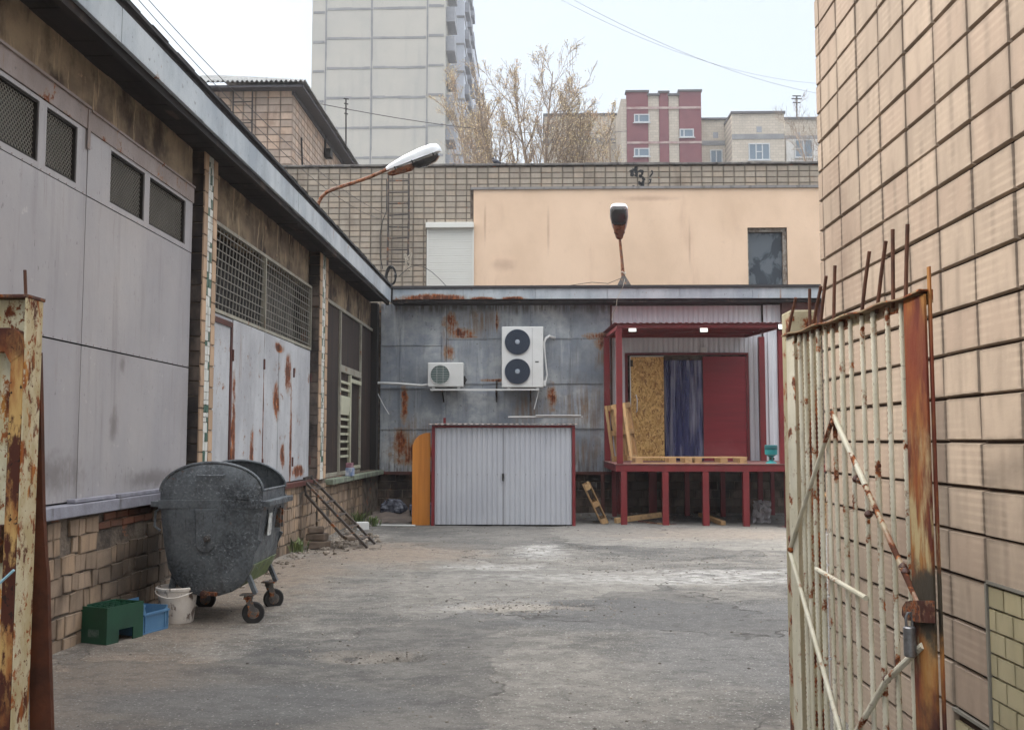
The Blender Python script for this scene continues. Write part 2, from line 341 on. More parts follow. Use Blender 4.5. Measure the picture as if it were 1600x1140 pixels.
vc = n.n('ShaderNodeTexVoronoi'); vc.inputs['Scale'].default_value = 1; n.l(wv.outputs[0], vc.inputs['Vector']); vx = n.n('ShaderNodeSeparateXYZ'); n.l(vc.outputs['Color'], vx.inputs[0])
base = n.mix(n.math('MULTIPLY', n.rng(vx.outputs[0], .45, .6), .38), base, c3(.085, .083, .083)); base = n.mix(n.math('MULTIPLY', n.rng(vx.outputs[1], .62, .7), .3), base, c3(.33, .31, .28))
base = n.mix(n.math('MULTIPLY', n.mask((7, 9, 1), .46, .62, 9, 73, .75), .4), base, c3(.075, .07, .066))
crack = n.math('MULTIPLY', n.math('SUBTRACT', 1, n.rng(vor.outputs['Distance'], .002, .010)), n.mask(.8, .45, .6, 3, 66))
base = n.mix(n.math('MULTIPLY', crack, .75), base, c3(.05, .045, .04))
h = n.math('MULTIPLY_ADD', n.noise(70, 6, .75), .5, n.math('MULTIPLY', n.noise((9, 9, 9), 7, .7, 4), 1.0))
h = n.math('SUBTRACT', h, n.math('MULTIPLY', crack, .5))
MAT_ground = n.done(base, n.mixf(smooth_, .95, .86), 0, n.bump(h, 1.0, .03), .25)
g = MB(); g.v = [Vector(v) for v in vs]; g.f = fs; g.t = [.5]*len(fs); g.uv = [None]*len(fs)
tag(g.build('ground', MAT_ground, smooth=True, ang=60), kind='structure')

# ------------------------------------------------------------------ shared materials
mt_fascia = rusty('painted_fascia_steel', srgb(142, 150, 158), srgb(176, 182, 186), .64, .72, True, sscale=(11, 11, .9), slo=.58, shi=.76, stain=.7, scale=3, regions=[(-2.3, 22.2, 4.82, 1.3, .4, .16), (-.5, 22.2, 4.80, .5, .4, .10), (-1.2, 22.2, 4.8, .5, .4, .1)], ravg=.25)
mt_galv_wall = NT('galvanised_sheet'); _n = mt_galv_wall
_c = _n.mix(_n.mask((1.0, 1, .8), .36, .66, 6, 1), srgb(118, 124, 132), srgb(192, 194, 194)); _c = _n.mix(_n.math('MULTIPLY', _n.mask((2.6, 1, 3.2), .40, .62, 7, 4, .7), .6), _c, srgb(142, 148, 156))
_c = _n.mix(_n.math('MULTIPLY', _n.tint(), .42), _c, srgb(84, 90, 98))
_c = _n.mix(_n.math('MULTIPLY', _n.mask((9, 9, .7), .50, .72, 6, 7), .40), _c, srgb(84, 84, 86)); _c = _n.mix(_n.math('MULTIPLY', _n.mask((1.7, 1.7, 2.4), .50, .62, 8, 27, .7), .45), _c, srgb(112, 120, 134)); _c = _n.mix(_n.math('MULTIPLY', _n.mask((6, 6, .5), .56, .72, 6, 17), .35), _c, srgb(196, 198, 198))
_ra = _n.region([(-1.95, 22.6, 4.3, .30, 1, .42), (-1.75, 22.6, 4.1, .55, 1, .22), (1.42, 22.6, 4.02, .5, 1, .14), (1.5, 22.6, 3.85, .3, 1, .25), (-2.0, 22.6, 3.62, .22, 1, .28), (-3.05, 22.6, 1.55, .35, 1, .6), (-2.7, 22.6, 1.35, 1.0, 1, .5), (.35, 22.6, 2.6, .18, 1, .5), (-.9, 22.6, 4.35, .05, 1, .42), (-3.02, 22.6, 2.5, .14, 1, .8), (1.62, 22.6, 2.9, .12, 1, .8), (-.95, 22.6, 3.0, .5, 1, .06), (-1.6, 22.6, 4.0, .5, 1, .05), (-.55, 22.6, 3.95, .12, 1, .12)], .30, 3.2, .05)
_rb = _n.region([(1.1, 22.6, 2.4, .8, 1, .75), (-.1, 22.6, 2.3, .7, 1, .5), (-2.9, 22.6, 1.6, .9, 1, .8), (1.2, 22.6, 1.35, .5, 1, .5), (-1.2, 22.6, 4.3, .9, 1, .45), (1.5, 22.6, 3.5, .3, 1, .35), (-2.05, 22.6, 3.9, .2, 1, .8)], .45, 1.8, .0)
_d = _n.noise((30, 30, 1.1), 6, .65, 11); _e = _n.noise((9, 9, 8), 8, .72, 17)
_st = _n.math('MULTIPLY', _rb, _n.rng(_n.noise((14, 14, .8), 6, .65, 41), .38, .62)); _c = _n.mix(_n.math('MULTIPLY', _st, .9), _c, srgb(116, 90, 64)); _c = _n.mix(_n.math('MULTIPLY', _n.math('MULTIPLY', _n.region([(-1, 22.6, 1.0, 8, 1, .5), (-1, 22.6, 4.7, 8, 1, .22)], .5, 3.0, 0), _n.rng(_n.noise((16, 16, 1.2), 6, .65, 91), .4, .6)), .8), _c, srgb(72, 60, 52))
_w = _n.math('ADD', _n.math('MULTIPLY', _n.math('SUBTRACT', _d, .5), 2.2), _n.math('MULTIPLY', _n.math('SUBTRACT', _e, .5), 2.4))
_v = _n.math('MULTIPLY', _ra, _n.math('ADD', _w, .70)); _v = _n.math('MAXIMUM', _v, _n.math('MULTIPLY', _n.math('MULTIPLY', _rb, _n.rng(_n.noise((7, 7, 3), 9, .72, 51), .56, .72)), .62))
_c = _n.mix(_n.math('MULTIPLY', _n.rng(_v, .08, .42), .75), _c, srgb(140, 106, 72)); _c = _n.mix(_n.rng(_v, .42, .66), _c, _n.mix(_n.mask(7, .45, .62, 6, 71), srgb(118, 58, 30), srgb(152, 84, 40))); _c = _n.mix(_n.rng(_v, .66, .95), _c, srgb(66, 34, 24))
_c = _n.mix(_n.math('MULTIPLY', _n.mask((16, 16, 9), .62, .68, 7, 81), .55), _c, srgb(58, 54, 52))
_m = _n.rng(_v, .4, .6)
mt_galv_wall = _n.done(_c, _n.mixf(_m, .45, .9), 0, _n.bump(_n.mixf(_m, _n.noise((3, 3, 3), 3), _n.noise(70, 8, .75, 5)), .35, .008))
mt_panel = NT('grey_cladding_paint'); _n = mt_panel
_c = _n.mix(_n.mask((.7, .7, .35), .3, .7, 5), srgb(150, 147, 150), srgb(166, 161, 160)); _c = _n.mix(_n.math('MULTIPLY', _n.mask((7, 7, .45), .5, .74, 6, 3), .4), _c, srgb(112, 106, 106))
_c = _n.mix(_n.math('MULTIPLY', _n.region([(-3.7, 7.2, 1.35, .4, 1.2, .22), (-3.7, 9.6, 1.25, .4, 1.0, .12), (-3.7, 8.6, 1.75, .4, .12, .2), (-3.7, 8.75, 2.28, .4, .08, .12)], .35, 9, .2), .55), _c, srgb(92, 84, 80))
_c = _n.mix(_n.math('MULTIPLY', _n.mask((22, 22, 1.2), .58, .72, 6, 28), .35), _c, srgb(120, 106, 96)); _c = _n.mix(_n.math('MULTIPLY', _n.mask((26, 40, 14), .66, .72, 5, 8), .7), _c, srgb(80, 72, 70)); _c = _n.mix(_n.math('MULTIPLY', _n.mask((60, 9, 9), .66, .70, 6, 18), .5), _c, srgb(186, 180, 178))
mt_panel = _n.done(_c, _n.mixf(_n.mask(2, .3, .7), .34, .5), 0, _n.bump(_n.noise(3, 3), .3, .02))
mt_panel_old = rusty('weathered_frame_paint', srgb(150, 138, 134), srgb(128, 114, 108), .58, .63, True, scale=4, sscale=(8, 20, .8), slo=.6, shi=.72)
mt_conc = simple('stained_concrete', srgb(126, 108, 92), .9, vcol=srgb(84, 70, 60), vscale=1.4, vamt=.9, grime=srgb(52, 40, 32), gscale=(2, 2, .7), glo=.42, ghi=.62, bs=22, bst=.6, bd=.02)
mt_lint = NT('weathered_lintel_render')
_n = mt_lint; _c = _n.mix(_n.mask((1.2, 1.2, 2), .35, .65, 6, 2), srgb(150, 132, 108), srgb(104, 88, 74))
_c = _n.mix(_n.mask((1.6, 1.6, 1.3), .44, .64, 7, 6, .65), _c, srgb(58, 46, 38)); _c = _n.mix(_n.math('MULTIPLY', _n.mask((10, 10, 1.6), .5, .7, 7, 26), .35), _c, srgb(86, 66, 50)); _c = _n.mix(_n.math('MULTIPLY', _n.mask((9, 9, 1.6), .56, .68, 7, 9), .8), _c, srgb(182, 160, 130))
_c = _n.mix(_n.mask((3, 3, 3), .64, .70, 8, 19), _c, srgb(180, 150, 120))
mt_lint = _n.done(_c, .9, 0, _n.bump(_n.noise(14, 8, .7), .6, .02))
mt_soffit = NT('shade_dark_soffit_boards'); _n = mt_soffit
_c = _n.mix(_n.mask((6, .6, 2), .35, .7, 6), srgb(46, 40, 39), srgb(26, 23, 23)); _c = _n.mix(_n.math('MULTIPLY', _n.mask((5, 1.2, 2), .6, .68, 7, 7), .6), _c, srgb(92, 78, 68))  # deep shade under the eaves put into the near-black board colour
mt_soffit = _n.done(_c, .9, 0, _n.bump(_n.noise((20, 2, 6), 6), .4, .01))
mt_felt = simple('roofing_felt', srgb(58, 56, 58), .9, bs=30, bst=.5)
mt_dark = simple('dark_interior', srgb(38, 34, 32), .9)
mt_steel_dark = rusty('dark_rusty_steel', srgb(66, 56, 48), srgb(46, 40, 38), .54, .7, False, scale=6)
mt_greydoor = rusty('weathered_grey_door_paint', srgb(184, 185, 188), srgb(158, 158, 162), .61, .70, True, scale=3.0, sscale=(5, 9, .5), slo=.60, shi=.72, off=2,
    regions=[(-3.68, 12.1, 1.45, 1, .14, 1.5), (-3.68, 13.1, 1.15, 1, .7, .22), (-3.68, 14.75, 2.6, 1, .36, .42), (-3.68, 14.1, 2.2, 1, .3, .4), (-3.68, 12.9, 1.45, 1, .16, .5), (-3.68, 14.5, 1.4, 1, .2, .35), (-3.68, 14.95, 1.5, 1, .10, 1.6), (-3.68, 15.5, 1.15, 1, .6, .16), (-3.68, 13.42, 1.9, 1, .04, 1.4), (-3.68, 14.2, 2.95, 1, .5, .12)], ravg=.3)
mt_rustbrown = rusty('red_brown_rusted_steel', srgb(92, 48, 40), srgb(70, 40, 34), .60, .75, False, scale=5)
mt_cream_metal = rusty('cream_painted_muntin', srgb(156, 152, 138), srgb(130, 126, 114), .62, .68, True, scale=7)
mt_board_dark = NT('dark_boarded_panel'); _n = mt_board_dark
_c = _n.mix(_n.mask((4, 4, .5), .35, .7, 7), srgb(52, 38, 32), srgb(34, 26, 24)); _c = _n.mix(_n.math('MULTIPLY', _n.mask((9, 9, 1), .55, .7, 6, 5), .5), _c, srgb(92, 70, 52))
mt_board_dark = _n.done(_c, .7, 0, _n.bump(_n.noise((20, 20, 3), 6), .3, .01))
mt_sill = simple('grey_ledge_paint', srgb(140, 140, 150), .6, vcol=srgb(112, 110, 118), vscale=5, vamt=.8, grime=srgb(70, 64, 62), glo=.6, ghi=.72, bs=30, bst=.4, bd=.008)
mt_sill_green = simple('mossy_sill_concrete', srgb(122, 130, 112), .9, vcol=srgb(92, 96, 84), vscale=4, vamt=.9, grime=srgb(58, 56, 50), glo=.5, ghi=.7, bs=20, bst=.6, bd=.01)
mt_wire = simple('mesh_wire', srgb(140, 136, 128), .55, metal=.2)
mt_rope_black = simple('black_rubber', srgb(28, 28, 30), .6)
mt_white_pl = simple('white_plastic', srgb(214, 214, 212), .45, grime=srgb(150, 148, 142), glo=.6, ghi=.8)
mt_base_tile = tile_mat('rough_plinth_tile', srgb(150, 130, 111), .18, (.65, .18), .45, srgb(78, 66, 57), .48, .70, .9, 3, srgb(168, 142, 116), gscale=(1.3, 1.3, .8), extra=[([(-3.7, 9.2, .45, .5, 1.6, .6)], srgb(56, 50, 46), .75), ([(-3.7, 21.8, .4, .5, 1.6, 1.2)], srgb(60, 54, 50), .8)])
mt_mortar = simple('plinth_mortar', srgb(112, 100, 88), .95, vcol=srgb(60, 52, 46), vscale=5, vamt=1, grime=srgb(134, 88, 66), gscale=(4, 4, 6), glo=.6, ghi=.66, bs=30, bst=.8, bd=.02)
mt_pil_dark = tile_mat('sooty_pilaster_tile', srgb(110, 98, 90), .22, (.5, .2), 0, srgb(52, 48, 48), .42, .62, .8, 5)
mt_pil_beige = tile_mat('beige_pilaster_tile', srgb(178, 150, 124), .14, (.4, .2), 0, srgb(110, 92, 78), .5, .75, .7, 6)
mt_mosaic_w = simple('white_mosaic', srgb(206, 206, 200), .4, grime=srgb(120, 116, 108), glo=.55, ghi=.75)
mt_mosaic_g = simple('green_mosaic', srgb(66, 96, 84), .4)

# ------------------------------------------------------------------ left warehouse
XL = -3.70
wh = thing('warehouse', 'low grey-panelled warehouse with rusty doors and wide eave along the left of the yard', 'building', (-8, 11, 0))
m = MB(); m.box(-14, XL-.32, -2, 22.95, 0, 4.7); m.build('wall', mt_dark, wh)
m = MB(); m.box(-14.2, -3.28, -2.2, 22.2, 5.02, 5.075); m.box(-14.2, -3.24, -2.2, 22.18, 5.078, 5.11)
for i in range(40):
    y = -1.5+i*.6; m.box(-3.36+random.uniform(-.03, .02), -3.232-random.uniform(0, .012), y, y+random.uniform(.3, .56), 5.111, 5.114+random.uniform(.001, .005))
m.build('roof', mt_felt, wh)
m = MB(); y = -2.2
while y < 22.1:
    y2 = min(22.17, y+1.95); m.box(-3.3, -3.262+random.uniform(-.003, .003), y, y2-.006, 4.73, 5.016); y = y2
m.build('fascia', mt_fascia, wh, bevel=.003)
m = MB(); m.box(-3.36, -3.305, -2.2, 22.15, 4.66, 4.99); m.build('eave_beam', mt_soffit, wh)
m = MB(); y = -2.2
while y < 22.1: m.box(XL-.1, -3.365, y, y+.148, 4.745+random.uniform(0, .012), 4.78); y += .15
m.build('soffit', mt_soffit, wh)
# lintel beam
m = MB()
ys = lin(-2, 10.45, .12)+[10.45]
def wavy(mb, x, ya, yb, z0, z1, st=.15, amp=.012):
    ysl = lin(ya, yb, st)+[yb]; zs = lin(z0, z1, .1)+[z1]; k = len(zs)
    v = [(x+amp*noise.noise((y*2.3, z*3, 1))+amp*.8*noise.noise((y*7, z*7, 2)), y, z) for y in ysl for z in zs]
    f = [(i*k+j, (i+1)*k+j, (i+1)*k+j+1, i*k+j+1) for i in range(len(ysl)-1) for j in range(k-1)]
    mb.add(v, f, .5)
    mb.box(x-.25, x-.03, ya, yb, z0, z1)
    mb.box(x-.03, x-.015, ya, yb, z0, z0+.01)
wavy(m, XL, -2, 10.45, 4.33, 4.76); wavy(m, XL-.06, 10.95, 16.22, 4.16, 4.76); wavy(m, XL-.06, 16.9, 22.5, 4.13, 4.76)
m.build('lintel', mt_lint, wh, smooth=True)
# grey cladding, sheet by sheet, window strip on top
wins = []
for (px0, pyt0, px1, pyt1, pb) in ((-70, 60, 58, 164, 246), (70, 175, 118, 203, 281), (170, 238, 223, 277, 346), (231, 282, 287, 318, 384)):
    a = atx(px0, pyt0, XL); b = atx(px1, pyt1, XL); d = atx(px1, pb, XL); wins.append((a.y, b.y, 3.662, 4.118))
def sheet(mb, y0, y1, z0, z1, x=XL, th=.006, amp=.006, st=.12):
    ysl = lin(y0, y1, st)+[y1]; zs = lin(z0, z1, st)+[z1]; k = len(zs); sd_ = random.uniform(0, 50)
    def X(y, z):
        e = min(1, min(y-y0, y1-y, z-z0, z1-z)/.12)
        return x+.02+amp*(noise.noise((y*.9, z*.9, sd_))*1.6*e+noise.noise((y*2.7, z*2.0, sd_))*.5*e)
    v = [(X(y, z), y, z) for y in ysl for z in zs]; nn = len(v); v += [(a-th, b, c_) for a, b, c_ in v]
    f = [(i*k+j, (i+1)*k+j, (i+1)*k+j+1, i*k+j+1) for i in range(len(ysl)-1) for j in range(k-1)]
    f += [(i*k, nn+i*k, nn+(i+1)*k, (i+1)*k) for i in range(len(ysl)-1)]+[((i+1)*k-1, (i+2)*k-1, nn+(i+2)*k-1, nn+(i+1)*k-1) for i in range(len(ysl)-1)]
    L_ = (len(ysl)-1)*k
    f += [(j, j+1, nn+j+1, nn+j) for j in range(k-1)]+[(L_+j, nn+L_+j, nn+L_+j+1, L_+j+1) for j in range(k-1)]
    mb.add(v, f)
SEAM = 7.93
for (z0, z1) in ((1.13, 2.375), (2.388, 3.603)):
    for (y0, y1) in ((-1.5, 1.2), (1.206, 4.5), (4.506, SEAM-.006), (SEAM+.006, 10.42)):
        m = MB(); sheet(m, y0, y1, z0, z1); m.build('cladding_sheet', mt_panel, wh, smooth=True, ang=50)
m = MB(); holes_slab(m, 'x', XL-.01, XL+.018, -1.5, SEAM-.004, 3.612, 4.15, [w for w in wins if w[1] < SEAM]); 
m.build('window_panel', mt_panel, wh, bevel=.002)
m = MB(); holes_slab(m, 'x', XL-.01, XL+.022, SEAM+.005, 10.42, 3.612, 4.15, [w for w in wins if w[1] > SEAM]); m.build('window_panel', mt_panel, wh, bevel=.002)
m = MB(); m.box(XL-.02, XL+.03, -1.5, SEAM-.01, 4.155, 4.33); m.box(XL-.02, XL+.034, SEAM+.01, 10.43, 4.15, 4.318); m.box(XL+.03, XL+.038, SEAM-.04, SEAM+.012, 3.99, 4.34)
m.box(XL-.02, XL+.05, -1.5, SEAM-.01, 4.322, 4.345); m.box(XL-.02, XL+.05, SEAM+.01, 10.43, 4.31, 4.33)
m.build('head_frame', mt_panel_old, wh, bevel=.003)
m = MB()
for zz in (2.378, 3.60):
    y = -1.4
    while y < 10.4: m.lathe([(.006, 0), (.005, .004), (.001, .005)], (XL+.019, y, zz+.02), Matrix.Rotation(math.pi/2, 3, 'Y'), 6); y += .14+random.uniform(-.01, .01)
m.build('rivet_rows', mt_panel_old, wh)
mt_glassdark = simple('dirty_dark_glass', srgb(24, 22, 21), .5, vcol=srgb(40, 34, 28), vscale=2.5, vamt=.9, grime=srgb(84, 66, 56), gscale=(4, 4, 1), glo=.55, ghi=.75)
for (y0, y1, z0, z1) in wins:
    w = MB(); w.box(XL-.11, XL-.10, y0-.02, y1+.02, z0-.02, z1+.02); wo_ = w.build('window', mt_glassdark, wh)
    f = MB(); t = .018
    f.box(XL-.08, XL+.01, y0, y0+t, z0, z1); f.box(XL-.08, XL+.01, y1-t, y1, z0, z1); f.box(XL-.08, XL+.008, y0+t, y1-t, z0, z0+t); f.box(XL-.08, XL+.008, y0+t, y1-t, z1-t, z1)
    f.build('frame', mt_dark, wo_)
    g_ = MB(); p = .042; k = 0; yy = y0
    H_ = z1-z0
    for i in range(int((y1-y0+H_)/p)+1):
        o = i*p
        for sgn in (1, -1):
            pts = []
            # line y = y0 + o - s ; z = z0 + s (or mirrored)
            s0 = max(0, o-(y1-y0)); s1 = min(H_, o)
            if s1-s0 < .01: continue
            A = (y0+o-s0, z0+s0); B = (y0+o-s1, z0+s1)
            if sgn < 0: A = (A[0], z0+z1-A[1]); B = (B[0], z0+z1-B[1])
            g_.bar((XL-.02+.003*sgn, A[0], A[1]), (XL-.02+.003*sgn, B[0], B[1]), .0055)
    g_.build('mesh_screen', mt_wire, wo_)
# ledge
m = MB(); m.box(XL-.02, XL+.13, -1.5, 10.35, 1.02, 1.115); m.build('sill', mt_sill, wh, bevel=.006)
m = MB(); m.box(XL+.03, XL+.10, 7.75, 8.5, 1.122, 1.15); m.box(XL+.035, XL+.11, 8.53, 10.1, 1.12, 1.152); m.build('sill_strip', mt_sill, wh, bevel=.004)
# plinth facing: irregular rough tiles over broken masonry
def plinth(ya, yb, x, ztop, name='plinth_facing', rough_top=False):
    m = MB(); z = -.04; row = 0
    while z < ztop-.03:
        h = random.choice((.14, .16, .18, .19)); h = min(h, ztop-z); y = ya - random.uniform(0, .2)
        while y < yb:
            w = random.choice((.11, .13, .15, .19, .24, .30)); a, b = max(y, ya), min(y+w, yb)
            miss = rough_top and z+h > ztop-.17 and noise.noise((y*1.3, 2, z)) > .02 and 7.6 < y < 10.4
            if b-a > .04 and not miss and random.random() > .02:
                wob = .018*noise.noise((y*1.5, z*2, 3)); g_ = random.uniform(.002, .006)
                m.tile((x, 0, 0), (0, 1, 0), (0, 0, 1), (1, 0, 0), a+g_, b-g_, z+g_+wob, z+h-g_+wob, random.uniform(.008, .016), .006, jit=.011)
            y += w
        z += h; row += 1
    return m.build(name, mt_base_tile, wh)
m = MB(); wavy(m, XL+.048, -1.5, 10.5, -.1, 1.02, .1, .012); wavy(m, XL+.070, 10.5, 16.4, -.1, 1.0, .1, .012); wavy(m, XL+.095, 16.4, 22.7, -.1, .98, .1, .012); m.build('plinth', mt_mortar, wh, smooth=True)
plinth(4.5, 10.5, XL+.052, 1.0, rough_top=True); plinth(10.5, 16.4, XL+.075, .98); plinth(16.4, 20.6, XL+.10, .92)
# exposed bricks where the facing has fallen off
m = MB()
for (y0, y1, z0, z1) in ((8.0, 9.5, .87, 1.01),):
    z = z0; r = 0
    while z < z1-.03:
        y = y0 + (r % 2)*.12
        while y < y1:
            if random.random() > .3: m.tile((XL+.055, 0, 0), (0, 1, 0), (0, 0, 1), (1, 0, 0), y, y+.235, z, z+.062, random.uniform(.004, .014), .008, jit=.005)
            y += .25
        z += .072; r += 1
mt_brick = tile_mat('broken_red_brick', srgb(118, 78, 62), .3, (.5, .2), 0, srgb(86, 70, 60), .45, .65, .95, 8)
m.build('exposed_brick', mt_brick, wh)
# pilasters
def pilaster(y0, y1, xf, ztop, zb):
    p = MB(); p.box(XL-.2, xf-.014, y0+.014, y1, zb, ztop); po = p.build('pilaster', mt_mortar, wh)
    q = MB(); z = zb
    while z < ztop-.02:
        h = min(random.choice((.16, .175, .19)), ztop-z); q.tile((0, y0+.014, 0), (1, 0, 0), (0, 0, 1), (0, -1, 0), XL-.06, xf-.002, z+.004, z+h-.004, .012, .006, jit=.004); z += h
    q.build('side_tiles', mt_pil_dark, po)
    q = MB(); z = zb; w = y1-y0; a0, a1 = y0+w*.30, y0+w*.68
    while z < ztop-.02:
        h = min(.235, ztop-z)
        q.tile((xf-.014, 0, 0), (0, 1, 0), (0, 0, 1), (1, 0, 0), y0, a0, z+.003, z+h-.003, .014, .005, jit=.003)
        q.tile((xf-.014, 0, 0), (0, 1, 0), (0, 0, 1), (1, 0, 0), a1, y1, z+.003, z+h-.003, .014, .005, jit=.003); z += h
    q.build('edge_tiles', mt_pil_beige, po)
    qa, qb = MB(), MB(); z = zb
    while z < ztop-.02:
        h = random.uniform(.05, .14); h = min(h, ztop-z); y = a0+.004
        while y < a1-.01:
            ww = min(random.uniform(.03, .09), a1-y); d = qb if random.random() < .34 else qa
            d.tile((xf-.014, 0, 0), (0, 1, 0), (0, 0, 1), (1, 0, 0), y+.001, y+ww-.001, z+.002, z+h-.002, .010, .002, jit=.004); y += ww
        z += h
    qa.build('white_mosaic', mt_mosaic_w, po); qb.build('green_mosaic', mt_mosaic_g, po)
pilaster(10.52, 10.96, -3.585, 4.745, 1.02); pilaster(16.25, 16.88, -3.57, 4.745, .98)
# bay with the mesh screen and the rusty leaves
m = MB(); m.box(XL-.10, XL+.14, 10.96, 16.25, .93, 1.0); m.build('threshold_channel', mt_rustbrown, wh, bevel=.004)
XD = XL-.05
yd = [10.98, 12.02, 13.42, 15.08, 16.23]
ztop = lambda y: 3.10
for i in range(4):
    m = MB(); y0, y1 = yd[i]+.008, yd[i+1]-.008
    m.box(XD, XD+.035+(.012 if i in (1, 2) else 0), y0, y1, 1.005, 3.09)
    o = m.build('door', mt_greydoor, wh, bevel=.004)
    if i == 0:
        q = MB(); q.box(XD+.036, XD+.05, y1-.07, y1-.01, 1.01, 2.98); q.box(XD+.036, XD+.05, y0+.02, y1-.01, 2.985, 3.05); q.build('frame', mt_rustbrown, o)
    if i == 2:
        q = MB(); q.box(XD+.048, XD+.056, y0+.75, y0+.77, 1.02, 3.0); q.build('seam_strip', mt_greydoor, o)
    q = MB()
    for z in (1.3, 2.65):
        q.tube([(XD+.055, (y1 if i != 2 else y1)-.01, z-.07), (XD+.055, y1-.01, z+.07)], .016, 8)
    q.build('hinge', mt_rustbrown, o)
gr = MB(); gr.box(XD, XD+.05, 10.98, 16.23, 3.10, 3.14); gr.box(XD, XD+.05, 10.98, 16.23, 4.12, 4.16); gr.box(XD, XD+.05, 10.98, 11.02, 3.14, 4.12); gr.box(XD, XD+.05, 16.19, 16.23, 3.14, 4.12); gr.box(XD-.002, XD+.056, 13.40, 13.44, 3.14, 4.12)
go = gr.build('grille', mt_cream_metal, wh)
w = MB(); y = 11.05
for i in range(60):
    o = 11.02+i*.145
    for sg in (1, -1):
        a_ = (o, 3.14); b_ = (o-.62, 4.12)
        if sg < 0: a_, b_ = (o-.62, 3.14), (o, 4.12)
        # gently skewed wire grid
    pass
y = 11.1
while y < 16.15: w.bar((XD+.02, y, 3.14), (XD+.022, y+.16, 4.12) if y+.16 < 16.19 else (XD+.022, 16.18, 4.12), .010); y += .135
z = 3.22
while z < 4.1: w.bar((XD+.028, 11.02, z), (XD+.028, 16.19, z-.03), .010); z += .105
w.build('wire_mesh', mt_wire, go)
m = MB(); m.box(XL-.30, XL-.29, 10.9, 16.3, 3.0, 4.3); m.build('dark_room_sheet', mt_dark, wh)  # dark sheet stands in for the unlit room behind the mesh screen
m = MB(); m.box(XL-.27, XL-.25, 14.2, 16.0, 3.1, 4.2); m.build('curtain_sheet', simple('dusty_sheet', srgb(86, 82, 76), .7, vcol=srgb(40, 38, 36), vscale=3, vamt=1), wh)
# glazed, boarded bay at the far end
xb = XL-.04; y0, y1 = 16.9, 22.6
m = MB(); m.box(xb-.05, xb, y0, y1, .98, 4.13); m.build('board_panel', mt_board_dark, wh)
m = MB()
my = [atx(532, 600, XL).y, atx(564, 600, XL).y]
for yy in (y0+.03, my[0], my[1]): m.box(xb+.002, xb+.045, yy-.035, yy+.035, 1.04, 4.09)
m.box(xb+.002, xb+.04, y0, y1-.02, 4.09, 4.15); m.box(xb+.002, xb+.04, y0, my[1], .98, 1.04)
m.box(xb+.002, xb+.05, my[0]+.035, my[1]-.035, 2.93, 3.06)
m.build('window_frame', mt_cream_metal, wh, bevel=.003)
ym = (my[0]*.55+my[1]*.45)
m = MB(); m.box(xb+.002, xb+.06, ym-.05, ym+.05, 1.05, 2.92); m.box(xb+.002, xb+.06, ym+.05, my[1]-.04, 2.78, 2.86); m.box(xb+.002, xb+.06, ym+.05, my[1]-.04, 1.06, 1.12)
z = 1.3
while z < 2.85:
    if not (2.18 < z < 2.42): m.box(xb+.004, xb+.045, my[0]+.04, ym-.055, z, z+.045)
    z += .142
m.box(xb+.004, xb+.05, my[0]+.04, ym-.055, 2.12, 2.46)
m.tube([(xb+.06, ym-.12, 1.2), (xb+.06, ym-.12, 2.2)], .01, 6)
m.build('casement', simple('pale_casement_paint', srgb(182, 180, 158), .6, grime=srgb(120, 112, 90)), wh, bevel=.003)
m = MB(); m.box(xb-.01, XL+.24, 17.0, 22.62, .87, .965); m.build('sill', mt_sill_green, wh, bevel=.012)
m = MB(); m.box(XL-.1, XL+.10, 22.35, 22.62, .96, 4.75); m.build('corner_post', mt_dark, wh)

# ------------------------------------------------------------------ annex across the end of the yard
YB = 22.70
an = thing('storage_annex', 'low annex clad in patched rusty galvanised sheets across the end of the yard', 'building', (1.5, 24, 0))
mt_under = tile_mat('sooty_base_block', srgb(104, 90, 80), .25, (.5, .2), 0, srgb(48, 42, 40), .42, .62, .95, 12)
m = MB(); m.box(XL-.1, 9.5, YB+.06, 27.5, -.3, 4.72); m.build('wall', mt_mortar, an)
m = MB(); z = -.05
while z < .9:
    x = -3.7 + random.uniform(-.3, 0)
    while x < 6.4: m.tile((0, YB+.06, 0), (1, 0, 0), (0, 0, 1), (0, -1, 0), x+.006, x+.384, z+.006, z+.184, .012, .008, jit=.004); x += .39
    z += .19
m.build('base_blocks', mt_under, an)
def fsheet(mb, x0, x1, z0, z1, y, amp=.007, st=.11, th=.002):
    xs = lin(x0, x1, st)+[x1]; zs = lin(z0, z1, st)+[z1]; k = len(zs); sd_ = random.uniform(0, 90); tl = random.uniform(-.006, .006)
    def Y(x, z): return y-.012+amp*(noise.noise((x*1.1, z*1.1, sd_))*1.5+noise.noise((x*3.4, z*2.6, sd_)))+tl*(z-z0)
    v = [(x, Y(x, z), z) for x in xs for z in zs]; nn = len(v); v += [(a, b+th, c_) for a, b, c_ in v]
    f = [(i*k+j, (i+1)*k+j, (i+1)*k+j+1, i*k+j+1) for i in range(len(xs)-1) for j in range(k-1)]
    f += [(i*k, nn+i*k, nn+(i+1)*k, (i+1)*k) for i in range(len(xs)-1)]
    L_ = (len(xs)-1)*k
    f += [(j, j+1, nn+j+1, nn+j) for j in range(k-1)]+[(L_+j, L_+j+1, nn+L_+j+1, nn+L_+j) for j in range(k-1)]
    mb.add(v, f)
